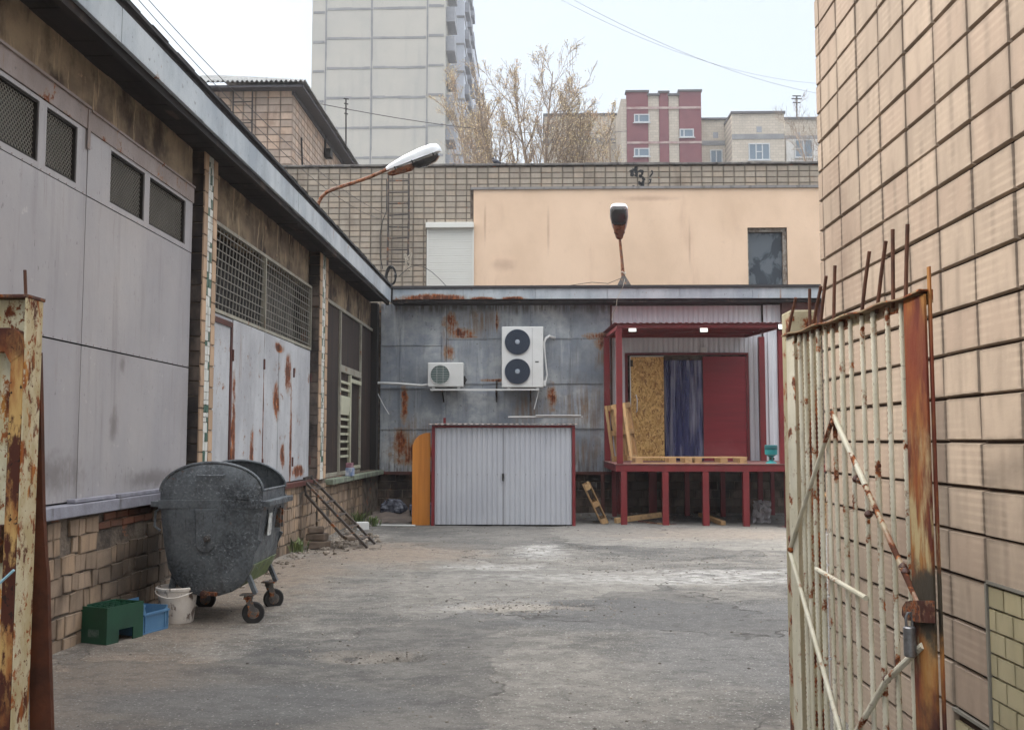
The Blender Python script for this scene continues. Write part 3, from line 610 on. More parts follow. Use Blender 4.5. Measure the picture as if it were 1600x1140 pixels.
# patched sheets, column by column; each row laps over the one below
def bx(px, py=600): return aty(px, py, YB-.03).x
def bz(py, px=700): return aty(px, py, YB-.03).z
k_ = 0
for cols, rows in (((594, 627, 691), (474, 538, 605, 669, 737)), ((697, 760, 829, 893, 955), (474, 528, 598, 668, 737))):
    for i in range(len(cols)-1):
        for j in range(len(rows)-1):
            if cols[0] == 594 and i == 0: pass
            dz = random.uniform(-.012, .012) if j else 0
            m = MB(); fsheet(m, bx(cols[i])+.002, bx(cols[i+1])+.018, bz(rows[j+1])-.03+dz, bz(rows[j]), YB+.02-.006*(3-j)*0-.008*(j % 2)-.003*(i % 2)-.004*j*0)
            m.build('wall_sheet', mt_galv_wall, an, smooth=True)
for (p, w) in ((693.5, .09),): m = MB(); m.box(bx(p)-w/2, bx(p)+w/2, YB-.035, YB+.03, .92, 4.72); m.build('batten', mt_galv_wall, an)
for p in (625, 762, 829, 893):
    m = MB(); m.box(bx(p)-.006, bx(p)+.010, YB-.022, YB-.005, 1.0, 4.7); m.build('batten', mt_galv_wall, an)
for rows, xa, xc in (((538, 605, 669), 594, 691), ((528, 598, 668), 697, 955)):
    for r in rows:
        m = MB(); xs = lin(bx(xa), bx(xc), .25)+[bx(xc)]
        for a_, b_ in zip(xs, xs[1:]): m.box(a_, b_, YB-.024, YB-.004, bz(r)-.022+random.uniform(-.004, .004), bz(r)-.006)
        m.build('lap_seam', mt_galv_wall, an)
m = MB(); m.box(XL+.1, 1.9, YB-.05, YB+.055, .86, .93); m.build('base_flashing', mt_rustbrown, an)
m = MB(); m.box(bx(955)-.01, bx(955)+.03, YB-.04, YB+.04, .931, 4.72); m.build('edge_flashing', mt_rustbrown, an)
m = MB(); m.box(1.45, 1.53, YB-.12, YB-.055, -.02, .86); m.build('base_post', mt_rustbrown, an)
# profiled sheeting on the right, loading opening
mt_prof = simple('white_grey_profiled_sheet', srgb(212, 212, 216), .4, vcol=srgb(200, 200, 206), vscale=1, vamt=.7, grime=srgb(130, 126, 126), gscale=(4, 4, .5), glo=.58, ghi=.85, bs=20, bst=.05)
px0, px1 = bx(957), bx(1192)
dL, dR, dT, dB = aty(981, 640, YB).x, aty(1166, 640, YB).x, 3.54, 1.14
m = MB(); corrugated(m, px0, dL-.03, YB, .95, 4.70); corrugated(m, dL-.03, dR+.03, YB, dT+.03, 4.70); corrugated(m, dR+.03, px1, YB, .95, 4.70); m.build('profiled_cladding', mt_prof, an)
m = MB(); corrugated(m, px1+.02, bx(1224)+.35, YB-.10, .95, 4.70, pitch=.20, depth=.03); m.build('corner_cladding', mt_prof, an)
m = MB(); m.box(px1+.4, 9.5, YB-.3, YB+.05, 4.25, 4.74); m.build('corner_beam', mt_rustbrown, an)
mt_redframe = rusty('dark_red_gloss_paint', srgb(120, 34, 38), srgb(104, 30, 34), .70, .74, False, scale=5, rough=.45)
m = MB(); m.box(dL-.06, dL, YB-.05, YB+.04, dB, dT+.03); m.box(dR, dR+.06, YB-.05, YB+.04, dB, dT+.03); m.box(dL-.06, dR+.06, YB-.05, YB+.04, dT+.032, dT+.08); m.build('door_frame', mt_redframe, an, bevel=.003)
# OSB leaf
mt_osb = NT('strand_board'); _n = mt_osb
_v = _n.n('ShaderNodeTexVoronoi'); _v.inputs['Scale'].default_value = 1
_a = _n.n('ShaderNodeVectorMath'); _a.operation = 'MULTIPLY_ADD'; _n.l(_n.pos, _a.inputs[0]); _a.inputs[1].default_value = (34, 5, 20)
_q = _n.n('ShaderNodeTexNoise'); _q.inputs['Scale'].default_value = 5; _n.l(_n.pos, _q.inputs['Vector']); _s = _n.n('ShaderNodeVectorMath'); _s.operation = 'SCALE'; _n.l(_q.outputs['Color'], _s.inputs[0]); _s.inputs[3].default_value = 5; _n.l(_s.outputs[0], _a.inputs[2])
_n.l(_a.outputs[0], _v.inputs['Vector'])
_x = _n.n('ShaderNodeSeparateXYZ'); _n.l(_v.outputs['Color'], _x.inputs[0])
_c = _n.mix(_x.outputs[0], srgb(172, 128, 68), srgb(222, 184, 118)); _c = _n.mix(_n.math('MULTIPLY', _n.rng(_x.outputs[1], .78, .9), .7), _c, srgb(120, 76, 36)); _c = _n.mix(_n.math('MULTIPLY', _n.mask(3, .5, .7), .3), _c, srgb(140, 92, 44))
mt_osb = _n.done(_c, .7, 0, _n.bump(_x.outputs[2], .2, .003))
ox0, ox1 = aty(986, 640, YB-.12).x, aty(1037.5, 640, YB-.12).x
m = MB(); m.box(ox0, ox1, YB-.14, YB-.11, 1.17, 3.52); dof = m.build('osb_door', mt_osb, an, bevel=.003)
m = MB(); m.box(ox0-.02, ox0-.002, YB-.145, YB-.105, 1.17, 3.53); m.box(ox0-.02, ox1+.004, YB-.145, YB-.105, 3.524, 3.54); m.build('edge_trim', mt_white_pl, dof)
hx = aty(994, 630, YB-.15).x
m = MB(); m.tube([(hx, YB-.145, 2.27), (hx+.015, YB-.2, 2.30), (hx+.02, YB-.2, 2.55), (hx, YB-.145, 2.66)], .012, 8); m.build('handle', mt_white_pl, dof, smooth=True)
m = MB(); m.box(ox0-.01, ox0+.05, YB-.155, YB-.141, 3.3, 3.45); m.box(ox0-.01, ox0+.08, YB-.155, YB-.141, 1.22, 1.28); m.build('hinge', mt_steel_dark, dof)
# red leaf
rx0 = aty(1099, 640, YB-.06).x
mt_reddoor = NT('dark_red_door_paint'); _n = mt_reddoor
_c = _n.mix(_n.mask((.6, 1, 9), .35, .68, 6), srgb(134, 30, 42), srgb(122, 27, 38)); _c = _n.mix(_n.math('MULTIPLY', _n.mask((1.5, 1, 30), .58, .72, 4, 5), .35), _c, srgb(152, 52, 58)); _c = _n.mix(_n.math('MULTIPLY', _n.region([(4.2, 22.6, 1.35, .8, 1, .35)], .3, 6, .2), .3), _c, srgb(166, 92, 92))
mt_reddoor = _n.done(_c, .45, 0, _n.bump(_n.noise((3, 3, 26), 4), .12, .004))
m = MB()
zz = [1.16, 1.7, 2.25, 2.8, 3.52]
m.box(rx0, dR-.01, YB-.07, YB-.02, 1.16, 3.53); do = m.build('red_door', mt_reddoor, an, bevel=.004)
m = MB(); m.box(dR-.012, dR+.03, YB-.085, YB-.055, 3.05, 3.2); m.box(dR-.012, dR+.03, YB-.085, YB-.055, 1.35, 1.5); m.build('hinge', mt_redframe, do)
# strip curtain
mt_strip = NT('clear_pvc_strip'); _n = mt_strip
_n.b.inputs['Transmission Weight'].default_value = .55; _n.b.inputs['IOR'].default_value = 1.25
mt_strip = _n.done(_n.mix(_n.mask((11, 11, .7), .45, .66, 5), srgb(88, 90, 140), srgb(176, 176, 196)), .25, 0, _n.bump(_n.noise((30, 30, 3), 4), .3, .01))  # pale vertical highlights of the strips mixed into the colour
m = MB(); m.box(dL, dR, YB+.9, YB+.95, 1.1, 3.6); m.box(dL, dR, YB+.062, YB+.9, 1.1, 1.14)
m.build('doorway_back', simple('dark_blue_doorway', srgb(60, 60, 96), .8), an)
x = ox1-.02; k_ = 0
while x < rx0+.03:
    w = random.uniform(.15, .19); m = MB(); pts = []
    for i in range(7): t = i/6; pts.append((x+w*t, YB-.01-.028*math.sin(math.pi*t)-.018*(k_ % 2)))
    zt = [1.2, 1.8, 2.4, 3.0, 3.45]; v = []
    for zi, z in enumerate(zt): v += [(a+.012*math.sin(zi*1.3+k_), b+.01*math.sin(zi*2+k_*2), z) for a, b in pts]
    nn = len(v); v += [(a, b+.003, c_) for a, b, c_ in v]
    f = [(j*7+i, j*7+i+1, (j+1)*7+i+1, (j+1)*7+i) for j in range(4) for i in range(6)]; f += [tuple(nn+q for q in r[::-1]) for r in f]
    f += [(j*7, (j+1)*7, nn+(j+1)*7, nn+j*7) for j in range(4)]+[(j*7+6, nn+j*7+6, nn+(j+1)*7+6, (j+1)*7+6) for j in range(4)]
    m.add(v, f, .5); m.build('curtain_strip', mt_strip, an, smooth=True); x += w*.82; k_ += 1
# opening cut is dark: the sheeting stops round the doorway, the wall behind it is open
m = MB(); m.box(3.74, 3.88, YB-.045, YB-.021, 3.60, 3.74); m.box(3.79, 3.83, YB-.06, YB-.046, 3.62, 3.66); m.build('switch_box', mt_white_pl, an, bevel=.005)
# eave
m = MB(); x = -3.262
while x < 9.4:
    x2 = min(9.45, x+1.62); m.box(x+.003, x2-.003, 22.19+random.uniform(-.003, .003), 22.23, 4.80, 5.035); x = x2
m.build('fascia', mt_fascia, an, bevel=.003)
m = MB(); m.box(-3.26, 9.5, 22.235, YB+.06, 4.725, 4.79); m.build('soffit', mt_soffit, an)
m = MB(); m.box(-3.26, 9.5, 22.15, 28.2, 5.04, 5.10); m.build('roof', mt_felt, an)
m = MB(); m.box(-3.275, -3.232, 22.13, 22.19, 4.72, 5.06); m.build('corner_trim', mt_dark, an)

# ------------------------------------------------------------------ air conditioners on the annex wall
mt_ac = simple('air_conditioner_enamel', srgb(206, 206, 204), .4, vcol=srgb(196, 196, 192), vscale=2, vamt=.6, grime=srgb(160, 156, 148), gscale=(6, 6, 2), glo=.62, ghi=.8, bs=10, bst=.03)
mt_fan = simple('dark_fan_grille', srgb(34, 44, 60), .5)
mt_green_coil = simple('green_dark_coil', srgb(44, 74, 70), .6)
RX = Matrix.Rotation(math.pi/2, 3, 'X')
def ring(mb, c, r, t=.006, n=40): mb.tube([(c[0]+r*math.cos(2*math.pi*i/n), c[1], c[2]+r*math.sin(2*math.pi*i/n)) for i in range(n)], t, 5, closed=True)
ya = 22.28
ab = thing('air_conditioner', 'tall white outdoor air conditioner unit with two dark fans', 'air conditioner', (-.3, ya, 2.84))
a, b = aty(784, 557, ya), aty(849, 557, ya); zt_, zb_ = aty(815, 510, ya).z, aty(815, 605, ya).z
m = MB(); m.box(a.x, b.x, ya, ya+.34, zb_, zt_); m.build('housing', mt_ac, ab, bevel=.015)
xm = aty(831.5, 557, ya).x; m = MB(); m.box(xm, xm+.004, ya-.003, ya, zb_+.03, zt_-.03); m.build('panel_seam', mt_dark, ab)
for py in (534, 580):
    c = aty(808.5, py, ya-.03); r = .285
    m = MB(); m.lathe([(.01, .0), (r, .0), (r, .03), (.01, .03)], (c.x, ya, c.z), RX, 40); fo = m.build('fan', mt_fan, ab, smooth=True)
    m = MB()
    for i in range(1, 9): ring(m, (c.x, ya-.034, c.z), r*i/8.4, .0055)
    for i in range(12):
        t = 2*math.pi*i/12; m.tube([(c.x+.06*math.cos(t), ya-.034, c.z+.06*math.sin(t)), (c.x+r*math.cos(t+.35), ya-.034, c.z+r*math.sin(t+.35))], .003, 4)
    m.build('guard', simple('guard_wire', srgb(58, 68, 84), .4) if py == 534 else bpy.data.materials['guard_wire'], fo, smooth=True)
    m = MB(); m.lathe([(.055, 0), (.05, .012), (.02, .018)], (c.x, ya-.034, c.z), RX, 20); m.build('hub', simple('fan_hub', srgb(150, 158, 168), .4) if py == 534 else bpy.data.materials['fan_hub'], fo, smooth=True)
m = MB(); c = aty(839, 565, ya); m.box(c.x-.04, c.x+.04, ya-.004, ya, c.z-.012, c.z+.012); m.build('nameplate', mt_dark, ab)
m = MB(); c = aty(851, 598, ya); m.box(b.x+.002, b.x+.06, ya+.03, ya+.2, c.z-.07, c.z+.06); m.build('valve_cover', mt_ac, ab, bevel=.01)
for xx in (a.x+.12, b.x-.16): m = MB(); m.box(xx, xx+.07, ya+.02, ya+.32, zb_-.03, zb_-.002); m.build('foot', mt_ac, ab)
p = [aty(x_, y_, 22.42) for x_, y_ in ((852, 598), (855, 585), (853, 570), (851, 550), (850, 535), (853, 528), (858, 525), (867, 525.5))]; p[-1] = Vector((p[-1].x, YB, p[-1].z))
m = MB().tube(p, [.018, .018, .018, .02, .025, .03, .032, .032], 8); m.build('pipe', mt_white_pl, ab, smooth=True)
as_ = thing('air_conditioner', 'small white outdoor air conditioner unit with one green fan', 'air conditioner', (-2.05, ya, 2.84))
a, b = aty(668, 585, ya), aty(724, 585, ya); zt_, zb_ = aty(695, 566, ya).z, aty(695, 604, ya).z
m = MB(); m.box(a.x, b.x, ya+.02, ya+.30, zb_, zt_); m.build('housing', mt_ac, as_, bevel=.02, seg=3)
c = aty(687.5, 585, ya); r = .215
m = MB(); m.lathe([(.01, 0), (r, 0), (r, .012), (.01, .012)], (c.x, ya+.02, c.z), RX, 36); fo = m.build('fan', mt_green_coil, as_, smooth=True)
m = MB()
for i in range(11):
    zz = -r+2*r*(i+.5)/11; hw = math.sqrt(max(0, r*r-zz*zz)); m.box(c.x-hw, c.x+hw, ya, ya+.007, c.z+zz-.003, c.z+zz+.003)
for xx in (-.07, .07): m.box(c.x+xx-.003, c.x+xx+.003, ya-.002, ya, c.z-r*.9, c.z+r*.9)
ring(m, (c.x, ya+.004, c.z), r+.004, .007, 36)
m.build('guard', mt_ac, fo)
m = MB(); m.box(b.x+.002, b.x+.03, ya+.1, ya+.22, zb_+.06, zb_+.25); m.tube([(b.x+.03, ya+.14, zb_+.2), (b.x+.06, ya+.14, zb_+.17), (b.x+.02, ya+.16, zb_+.1)], .012, 6); m.build('valve', mt_dark, as_)
for xx in (a.x+.1, b.x-.14): m = MB(); m.box(xx, xx+.05, ya+.04, ya+.28, zb_-.03, zb_-.002); m.build('foot', mt_ac, as_)
br = thing('wall_bracket', 'thin white steel rail carrying both air conditioners', 'bracket', (-1.2, 22.3, 2.78))
zr = aty(760, 608, ya).z
m = MB(); m.box(aty(672, 608, ya).x, aty(842, 608, ya).x, ya+.02, ya+.06, zr-.02, zr+.012); m.box(aty(672, 608, ya).x, aty(842, 608, ya).x, ya+.24, ya+.28, zr-.02, zr+.012); m.build('rail', mt_ac, br)
for px in (691, 775, 829):
    x = aty(px, 608, ya).x; m = MB(); m.box(x-.018, x+.018, ya+.02, YB-.03, zr-.055, zr-.022); m.bar((x, ya+.1, zr-.06), (x, YB-.04, zr-.26), .03); 
    if px == 775: m.box(x-.02, x+.02, YB-.06, YB-.03, zr-.22, zr+.22)
    m.build('strut', mt_steel_dark, br)
p = [aty(x_, y_, 22.5) for x_, y_ in ((588, 598), (620, 599), (645, 601), (660, 602), (670, 601))]
tag(MB().tube([Vector(q) for q in p], .028, 8).build('insulated_pipe', mt_white_pl, smooth=True), 'white insulated pipe running along the sheet wall to the small unit', 'pipe')
cable('drain_hose', 'thin white hose hanging down at the left end of the sheet wall', [aty(x_, y_, 22.55) for x_, y_ in ((589, 612), (593, 620), (600, 634), (608, 647))], .010, mt_white_pl, 'hose')
cable('drain_hose', 'thin white hose hanging below the tall air conditioner', [aty(x_, y_, 22.4) for x_, y_ in ((842, 608), (840, 618), (837, 630), (834.5, 639))], .010, mt_white_pl, 'hose')

# ------------------------------------------------------------------ sheet-metal shed
YS = 19.05
sh = thing('storage_shed', 'low shed of grey profiled sheet with maroon frame, pair of doors', 'shed', (-.65, YS+1.2, 0))
X0, X1 = aty(674, 740, YS).x, aty(899, 740, YS).x; ZT = aty(786, 664, YS).z; xm = aty(786, 740, YS).x
mt_shed = simple('grey_profiled_door_sheet', srgb(178, 180, 187), .38, vcol=srgb(190, 192, 197), vscale=1.3, vamt=.6, grime=srgb(118, 120, 128), gscale=(7, 7, .6), glo=.62, ghi=.85, bs=12, bst=.08, metal=.15)
m = MB(); m.box(X0, X0+.06, YS, YS+.06, -.05, ZT); m.box(X1-.06, X1, YS, YS+.06, -.05, ZT); m.box(X0+.06, X1-.06, YS, YS+.06, ZT-.05, ZT); m.box(X0, X0+.05, YS+2.4, YS+2.46, -.05, ZT+.2)
m.box(X0+.06, X1-.06, YS+.02, YS+.05, -.05, -.01)
m.build('frame', mt_redframe, sh, bevel=.003)
for (a, b) in ((X0+.066, xm-.006), (xm+.006, X1-.066)):
    m = MB(); corrugated(m, a, b, YS+.04, .035, ZT-.055, pitch=.097, depth=.016, rib=.28); do = m.build('door', mt_shed, sh)
    q = MB(); z = 1.0
    x = a+.05
    while x < b: q.lathe([(.008, 0), (.006, .004)], (x, YS+.022, .98), RX, 6); x += .19
    q.build('screw_row', mt_steel_dark, do)
m = MB(); m.box(X0+.066, X1-.066, YS+.07, YS+.08, -.04, ZT-.06); m.build('inner_sheet', mt_dark, sh)
for xx in (X0+.005, X1-.02): m = MB(); m.box(xx, xx+.015, YS+.06, YS+2.4, 0, ZT); m.build('side_wall', mt_shed, sh)
m = MB(); m.box(xm-.02, xm+.02, YS-.005, YS+.02, .9, 1.0); m.tube([(xm, YS-.02, .86), (xm, YS-.02, .93)], .018, 8); m.build('latch', mt_dark, sh)
m = MB(); xs = lin(X0-.06, X1+.06, .02); zf = lambda x: .010*math.sin(x*2*math.pi/.11)
v = [(x, YS-.09, ZT+.012+zf(x)) for x in xs]+[(x, YS+2.6, ZT+.07+zf(x)) for x in xs]; nn = len(v); k = len(xs); v += [(a, b, c_+.006) for a, b, c_ in v]
f = [(i, i+1, k+i+1, k+i) for i in range(k-1)]; f += [tuple(nn+q for q in r[::-1]) for r in f]; f += [(i, nn+i, nn+i+1, i+1) for i in range(k-1)]
m.add(v, f, .5); m.build('roof', rusty('grey_brown_corrugated_sheet', srgb(128, 120, 116), srgb(104, 92, 88), .55, .65, False, scale=6), sh)
m = MB(); m.obox(((aty(795, 656, 20.4).x+aty(908, 656, 20.4).x)/2, 20.4, ZT+.19), (1.5, .5, .02), Matrix.Rotation(.05, 3, 'Z')); m.obox((.45, 20.15, ZT+.215), (.9, .3, .015), Matrix.Rotation(-.1, 3, 'Z'))
tag(m.build('roof_board', mt_white_pl), 'pale board lying loose on top of the grey shed', 'board')
# orange board
mt_orange = NT('orange_varnished_plywood'); _n = mt_orange
_c = _n.mix(_n.mask((14, 14, .8), .35, .7, 5), srgb(204, 132, 52), srgb(184, 112, 40)); mt_orange = _n.done(_c, .5, 0, None)
yo = 19.2; xa, xc = aty(644, 760, yo).x, aty(672, 760, yo).x; zt_ = aty(668, 676, yo).z; r = .30
poly = [(xa, -.04), (xc, -.04), (xc, zt_)]+[(xa+r+.0-r*math.sin(t)*1.0, zt_-r*1.0+r*math.cos(t)) for t in [math.pi/2*i/10 for i in range(0, 11)]]
poly = [(max(xa, min(xc, x)), z) for x, z in poly]
m = MB(); m.prism(poly, yo, yo+.03); m.prism([(xa+.01, -.03), (xa+.03, -.03), (xa+.03, zt_-.4), (xa+.01, zt_-.4)], yo+.032, yo+.25)
tag(m.build('orange_board', mt_orange, bevel=.003), 'orange plywood board with one rounded corner leaning at the side of the shed', 'board')

# ------------------------------------------------------------------ loading platform and canopy
YP = 19.30
lp = thing('loading_platform', 'maroon steel loading platform with canopy before the strip-curtain doorway', 'platform', (3.3, 21, 0))
PX0, PX1 = aty(962, 730, YP).x, 5.75; PZ = aty(1100, 725, YP).z
m = MB(); m.box(PX0, PX1, YP, YP+.07, PZ-.14, PZ-.01); m.box(PX0, PX0+.07, YP+.07, YB-.06, PZ-.14, PZ-.01); m.box(PX0, PX1, YB-.45, YB-.38, PZ-.14, PZ-.02)
for xx in (2.6, 3.4, 4.2, 5.0): m.box(xx, xx+.06, YP+.072, YB-.46, PZ-.13, PZ-.02)
m.build('frame', mt_redframe, lp, bevel=.004)
mt_deck = simple('worn_deck_steel', srgb(128, 92, 86), .7, vcol=srgb(108, 60, 58), vscale=3, vamt=.9, grime=srgb(90, 80, 74))
m = MB(); m.box(PX0-.02, PX1, YP-.015, YB-.07, PZ-.008, PZ+.008); m.build('deck', mt_deck, lp)
for i, px in enumerate((975, 1040, 1103, 1166, 1232)):
    x = aty(px, 780, YP+.03).x
    m = MB(); m.box(x-.06, x+.06, YP+.004, YP+.124, -.06, PZ-.142); o = m.build('leg', mt_redframe, lp, bevel=.004)
    q = MB(); q.box(x-.11, x+.13, YP-.03, YP+.16, -.055, .004-.02); q.build('base_plate', mt_redframe, o)
    m = MB(); m.box(x-.05, x+.05, YB-1.0, YB-.9, -.06, PZ-.142); m.build('leg', mt_redframe, lp)
for x in (1.8, 2.6, 5.2): 
    m = MB(); m.box(x, x+.08, YB-.35, YB-.27, -.06, PZ-.142); m.build('leg', mt_redframe, lp)
CT = aty(1090, 504, YP).z; cx0, cx1 = aty(964, 505, YP).x, aty(1222, 505, YP).x
x = aty(967.5, 620, YP).x
m = MB(); m.box(x-.05, x+.065, YP+.01, YP+.12, PZ+.01, CT-.102); m.build('post', mt_redframe, lp, bevel=.004)
x = cx1-.02
m = MB(); m.box(x-.06, x+.05, YP+.01, YP+.12, PZ+.01, CT-.102); m.build('post', mt_redframe, lp, bevel=.004)
for xx in (PX0+.02, aty(1188, 620, YB-.3).x): m = MB(); m.box(xx-.02, xx+.11, YB-.34, YB-.2, PZ+.01, 3.95); m.build('post', mt_redframe, lp, bevel=.004)
m = MB(); m.box(cx0, cx1+.02, YP, YP+.06, CT-.10, CT-.03); m.bar((cx0+.03, YP+.065, CT-.07), (cx0+.03, YB-.17, CT+.08), .05, .07); m.bar((cx1-.01, YP+.065, CT-.07), (cx1-.01, YB-.17, CT+.08), .05, .07)
for k in range(1, 4): m.box(cx0+.05, cx1-.04, YP+k*.8, YP+k*.8+.04, CT-.07+k*.035, CT-.02+k*.035)
m.box(cx0, cx1, YB-.16, YB-.1, CT+.05, CT+.13); m.build('canopy_frame', mt_redframe, lp, bevel=.003)
m = MB(); xs = lin(cx0-.06, cx1+.06, .02); k = len(xs); zf = lambda x: .006*(1 if math.sin(x*2*math.pi/.125) > 0 else -1)
v = [(x, YP-.06, CT-.012+zf(x)) for x in xs]+[(x, YB-.03, CT+.17+zf(x)) for x in xs]; nn = len(v); v += [(a, b, c_+.006) for a, b, c_ in v]
f = [(i, i+1, k+i+1, k+i) for i in range(k-1)]; f += [tuple(nn+q for q in r[::-1]) for r in f]; f += [(i, nn+i, nn+i+1, i+1) for i in range(k-1)]
m.add(v, f, .5); m.build('canopy_sheet', mt_redframe, lp)
mt_lampglass = NT('led_panel'); mt_lampglass.b.inputs['Emission Color'].default_value = (1, .97, .9, 1); mt_lampglass.b.inputs['Emission Strength'].default_value = .55
mt_lampglass = mt_lampglass.done(srgb(236, 234, 226), .3)
for px, py, lab in ((988, 515, 'small white floodlight at the left front corner under the maroon canopy'), (1099.5, 515.5, 'small white floodlight in the middle under the maroon canopy'), (1222, 511, 'small white floodlight at the right corner of the maroon canopy')):
    c = aty(px, py, YP+.12 if px < 1200 else YP-.03)
    fl = thing('floodlight', lab, 'floodlight', c, group='floodlights under the canopy')
    T = Matrix.Rotation(R_(-18), 3, 'X')
    m = MB(); m.obox(c, (.17, .035, .12), T); m.build('housing', mt_dark, fl, bevel=.004)
    m = MB(); m.obox(c+T @ Vector((0, -.021, 0)), (.145, .006, .095), T); m.build('lamp_panel', mt_lampglass, fl)
    m = MB(); m.box(c.x-.012, c.x+.012, c.y+.025, c.y+.04, c.z, CT-.135 if px < 1200 else c.z+.05); m.build('bracket', mt_dark, fl)
# ------------------------------------------------------------------ pallets, tank, planks
mt_wood = NT('raw_pallet_wood'); _n = mt_wood
_c = _n.mix(_n.tint(), srgb(150, 116, 78), srgb(190, 156, 112)); _c = _n.mix(_n.math('MULTIPLY', _n.mask((9, 9, 9), .5, .7, 7), .5), _c, srgb(104, 80, 58)); mt_wood = _n.done(_c, .8, 0, _n.bump(_n.noise((30, 30, 30), 5), .3, .004))
def pallet(loc, M, label, L=1.2, W=.8, nb=7, group='wooden pallets'):
    t = thing('pallet', label, 'pallet', loc, group, local=True); t.rotation_euler = M.to_euler()
    m = MB()
    for i in range(nb):
        y = -W/2+.05+(W-.1)*i/(nb-1); m.box(-L/2, L/2, y-.048, y+.048, .122, .142)
    m.build('top_deck', mt_wood, t)
    m = MB()
    for x in (-L/2+.05, 0, L/2-.05):
        m.box(x-.05, x+.05, -W/2, W/2, .101, .121)
    m.build('stringer', mt_wood, t)
    m = MB()
    for y in (-W/2+.05, 0, W/2-.05): m.box(-L/2, L/2, y-.05, y+.05, 0, .02)
    m.build('bottom_deck', mt_wood, t)
    for x in (-L/2+.06, 0, L/2-.06):
        for y in (-W/2+.05, 0, W/2-.05): m = MB(); m.box(x-.055, x+.055, y-.05, y+.05, .021, .100); m.build('block', mt_wood, t)
    return t
a, b = aty(948, 640, 21.1), aty(962, 724, 21.1)
Mx = Matrix.Rotation(R_(6), 4, 'Y') @ Matrix.Rotation(R_(-10), 4, 'X') @ Matrix.Rotation(R_(8), 4, 'Z')
Rt = Matrix.Rotation(R_(-7.5), 4, 'Y') @ Matrix.Rotation(R_(28), 4, 'Z') @ Matrix.Rotation(R_(90), 4, 'Y') @ Matrix.Rotation(R_(0), 4, 'Z')
pallet((1.72, 21.0, PZ+.62), Rt, 'light wooden pallet standing on end behind the left post of the loading platform')
Rt2 = Matrix.Rotation(R_(-24), 4, 'Y') @ Matrix.Rotation(R_(76), 4, 'Z') @ Matrix.Rotation(R_(90), 4, 'Y')
pallet((1.10, 20.0, .36), Matrix.Rotation(R_(-25), 4, 'Y') @ Matrix.Rotation(R_(90), 4, 'Y') @ Matrix.Rotation(R_(0), 4, 'X'), 'wooden pallet tilted on edge between the grey shed and the platform', L=.85, W=.8)
c = aty(1076, 720, 19.75)
tp = thing('pallet', 'long low wooden pallet lying flat along the front of the platform', 'pallet', (c.x, 19.8, PZ+.01), 'wooden pallets')
x0, x1 = aty(986, 718, 19.7).x, aty(1167, 718, 19.7).x
m = MB()
for y in (19.62, 19.82, 20.02, 20.22): m.box(x0, x1, y, y+.11, PZ+.115, PZ+.135)
m.build('top_deck', mt_wood, tp)
for px in (998, 1050, 1075, 1090, 1130, 1160):
    x = aty(px, 718, 19.7).x
    m = MB(); m.box(x-.07, x+.07, 19.62, 20.3, PZ+.028, PZ+.113); m.build('block', mt_wood, tp)
m = MB(); m.box(x0, x1, 19.61, 19.72, PZ+.009, PZ+.026); m.build('bottom_deck', mt_wood, tp)
for k, (px, z0) in enumerate(((1284, 0),)):
    for j in range(4):
        x_ = 5.65; t = pallet((x_, 19.2, .02+j*.155), Matrix.Rotation(R_(90+random.uniform(-4, 4)), 4, 'Z'), ('reddish wooden pallet at the bottom', 'reddish wooden pallet second from the bottom', 'reddish wooden pallet third from the bottom', 'reddish wooden pallet on top')[j]+' of the stack seen through the gate bars', group='pallets stacked beyond the gate')
mt_teal = simple('teal_plastic', srgb(44, 140, 142), .4, vcol=srgb(36, 120, 124), vscale=6, vamt=.8)
yt = 19.7; c = aty(1205, 722, yt)
tk = thing('teal_dispenser', 'small teal drum on a stubby pedestal at the right edge of the platform', 'dispenser', (c.x, yt, PZ+.009), local=True)
m = MB(); m.lathe([(.115, .17), (.12, .19), (.122, .28), (.118, .34), (.12, .355), (.11, .36)], n=28); m.build('drum', mt_teal, tk, smooth=True)
m = MB(); m.lathe([(.11, 0), (.10, .02), (.045, .05), (.035, .10), (.05, .13), (.10, .165)], n=24); m.build('pedestal', mt_teal, tk, smooth=True)
m = MB(); m.lathe([(.1215, .265), (.124, .27), (.124, .34), (.1215, .345)], n=28); m.build('label_band', simple('dark_teal_band', srgb(22, 92, 96), .5), tk, smooth=True)
m = MB(); m.obox((-.03, -.07, .10), (.035, .03, .06)); m.obox((.035, -.06, .09), (.03, .02, .05)); m.build('tap', mt_dark, tk)
pl_l = ['long weathered plank lying behind the first leg of the platform', 'short plank lying askew under the platform', 'thin brown slat lying on the short plank', 'white strip of board on the ground under the platform', 'short wooden beam end under the platform by the third leg', 'dark plank lying flat behind the third leg of the platform']
for i, (p0, p1, w, h, mm) in enumerate((((1.55, 19.75, .06), (2.5, 20.3, .14), .09, .10, mt_wood), ((2.2, 19.9, .02), (2.55, 19.4, .0), .08, .03, mt_wood), ((2.0, 19.8, .05), (2.7, 19.5, -.0), .05, .02, mt_rustbrown), ((2.38, 19.42, -.01), (2.66, 19.40, -.01), .06, .02, mt_white_pl), ((3.35, 20.6, .12), (3.62, 19.55, .03), .10, .08, mt_wood), ((3.3, 20.9, .15), (3.7, 20.7, .15), .2, .05, mt_board_dark))):
    m = MB(); m.bar(p0, p1, w, h); tag(m.build('plank', mm, bevel=.004), pl_l[i], 'plank', 'planks lying under the platform')
m = MB()
rnd = random.Random(4); v = []; f = []
for i in range(9):
    for j in range(10): v.append((4.35+i*.045+rnd.uniform(-.02, .02), 20.3+rnd.uniform(-.07, .07), -.02+j*.05+rnd.uniform(-.015, .015)))
f = [(i*10+j, (i+1)*10+j, (i+1)*10+j+1, i*10+j+1) for i in range(8) for j in range(9)]
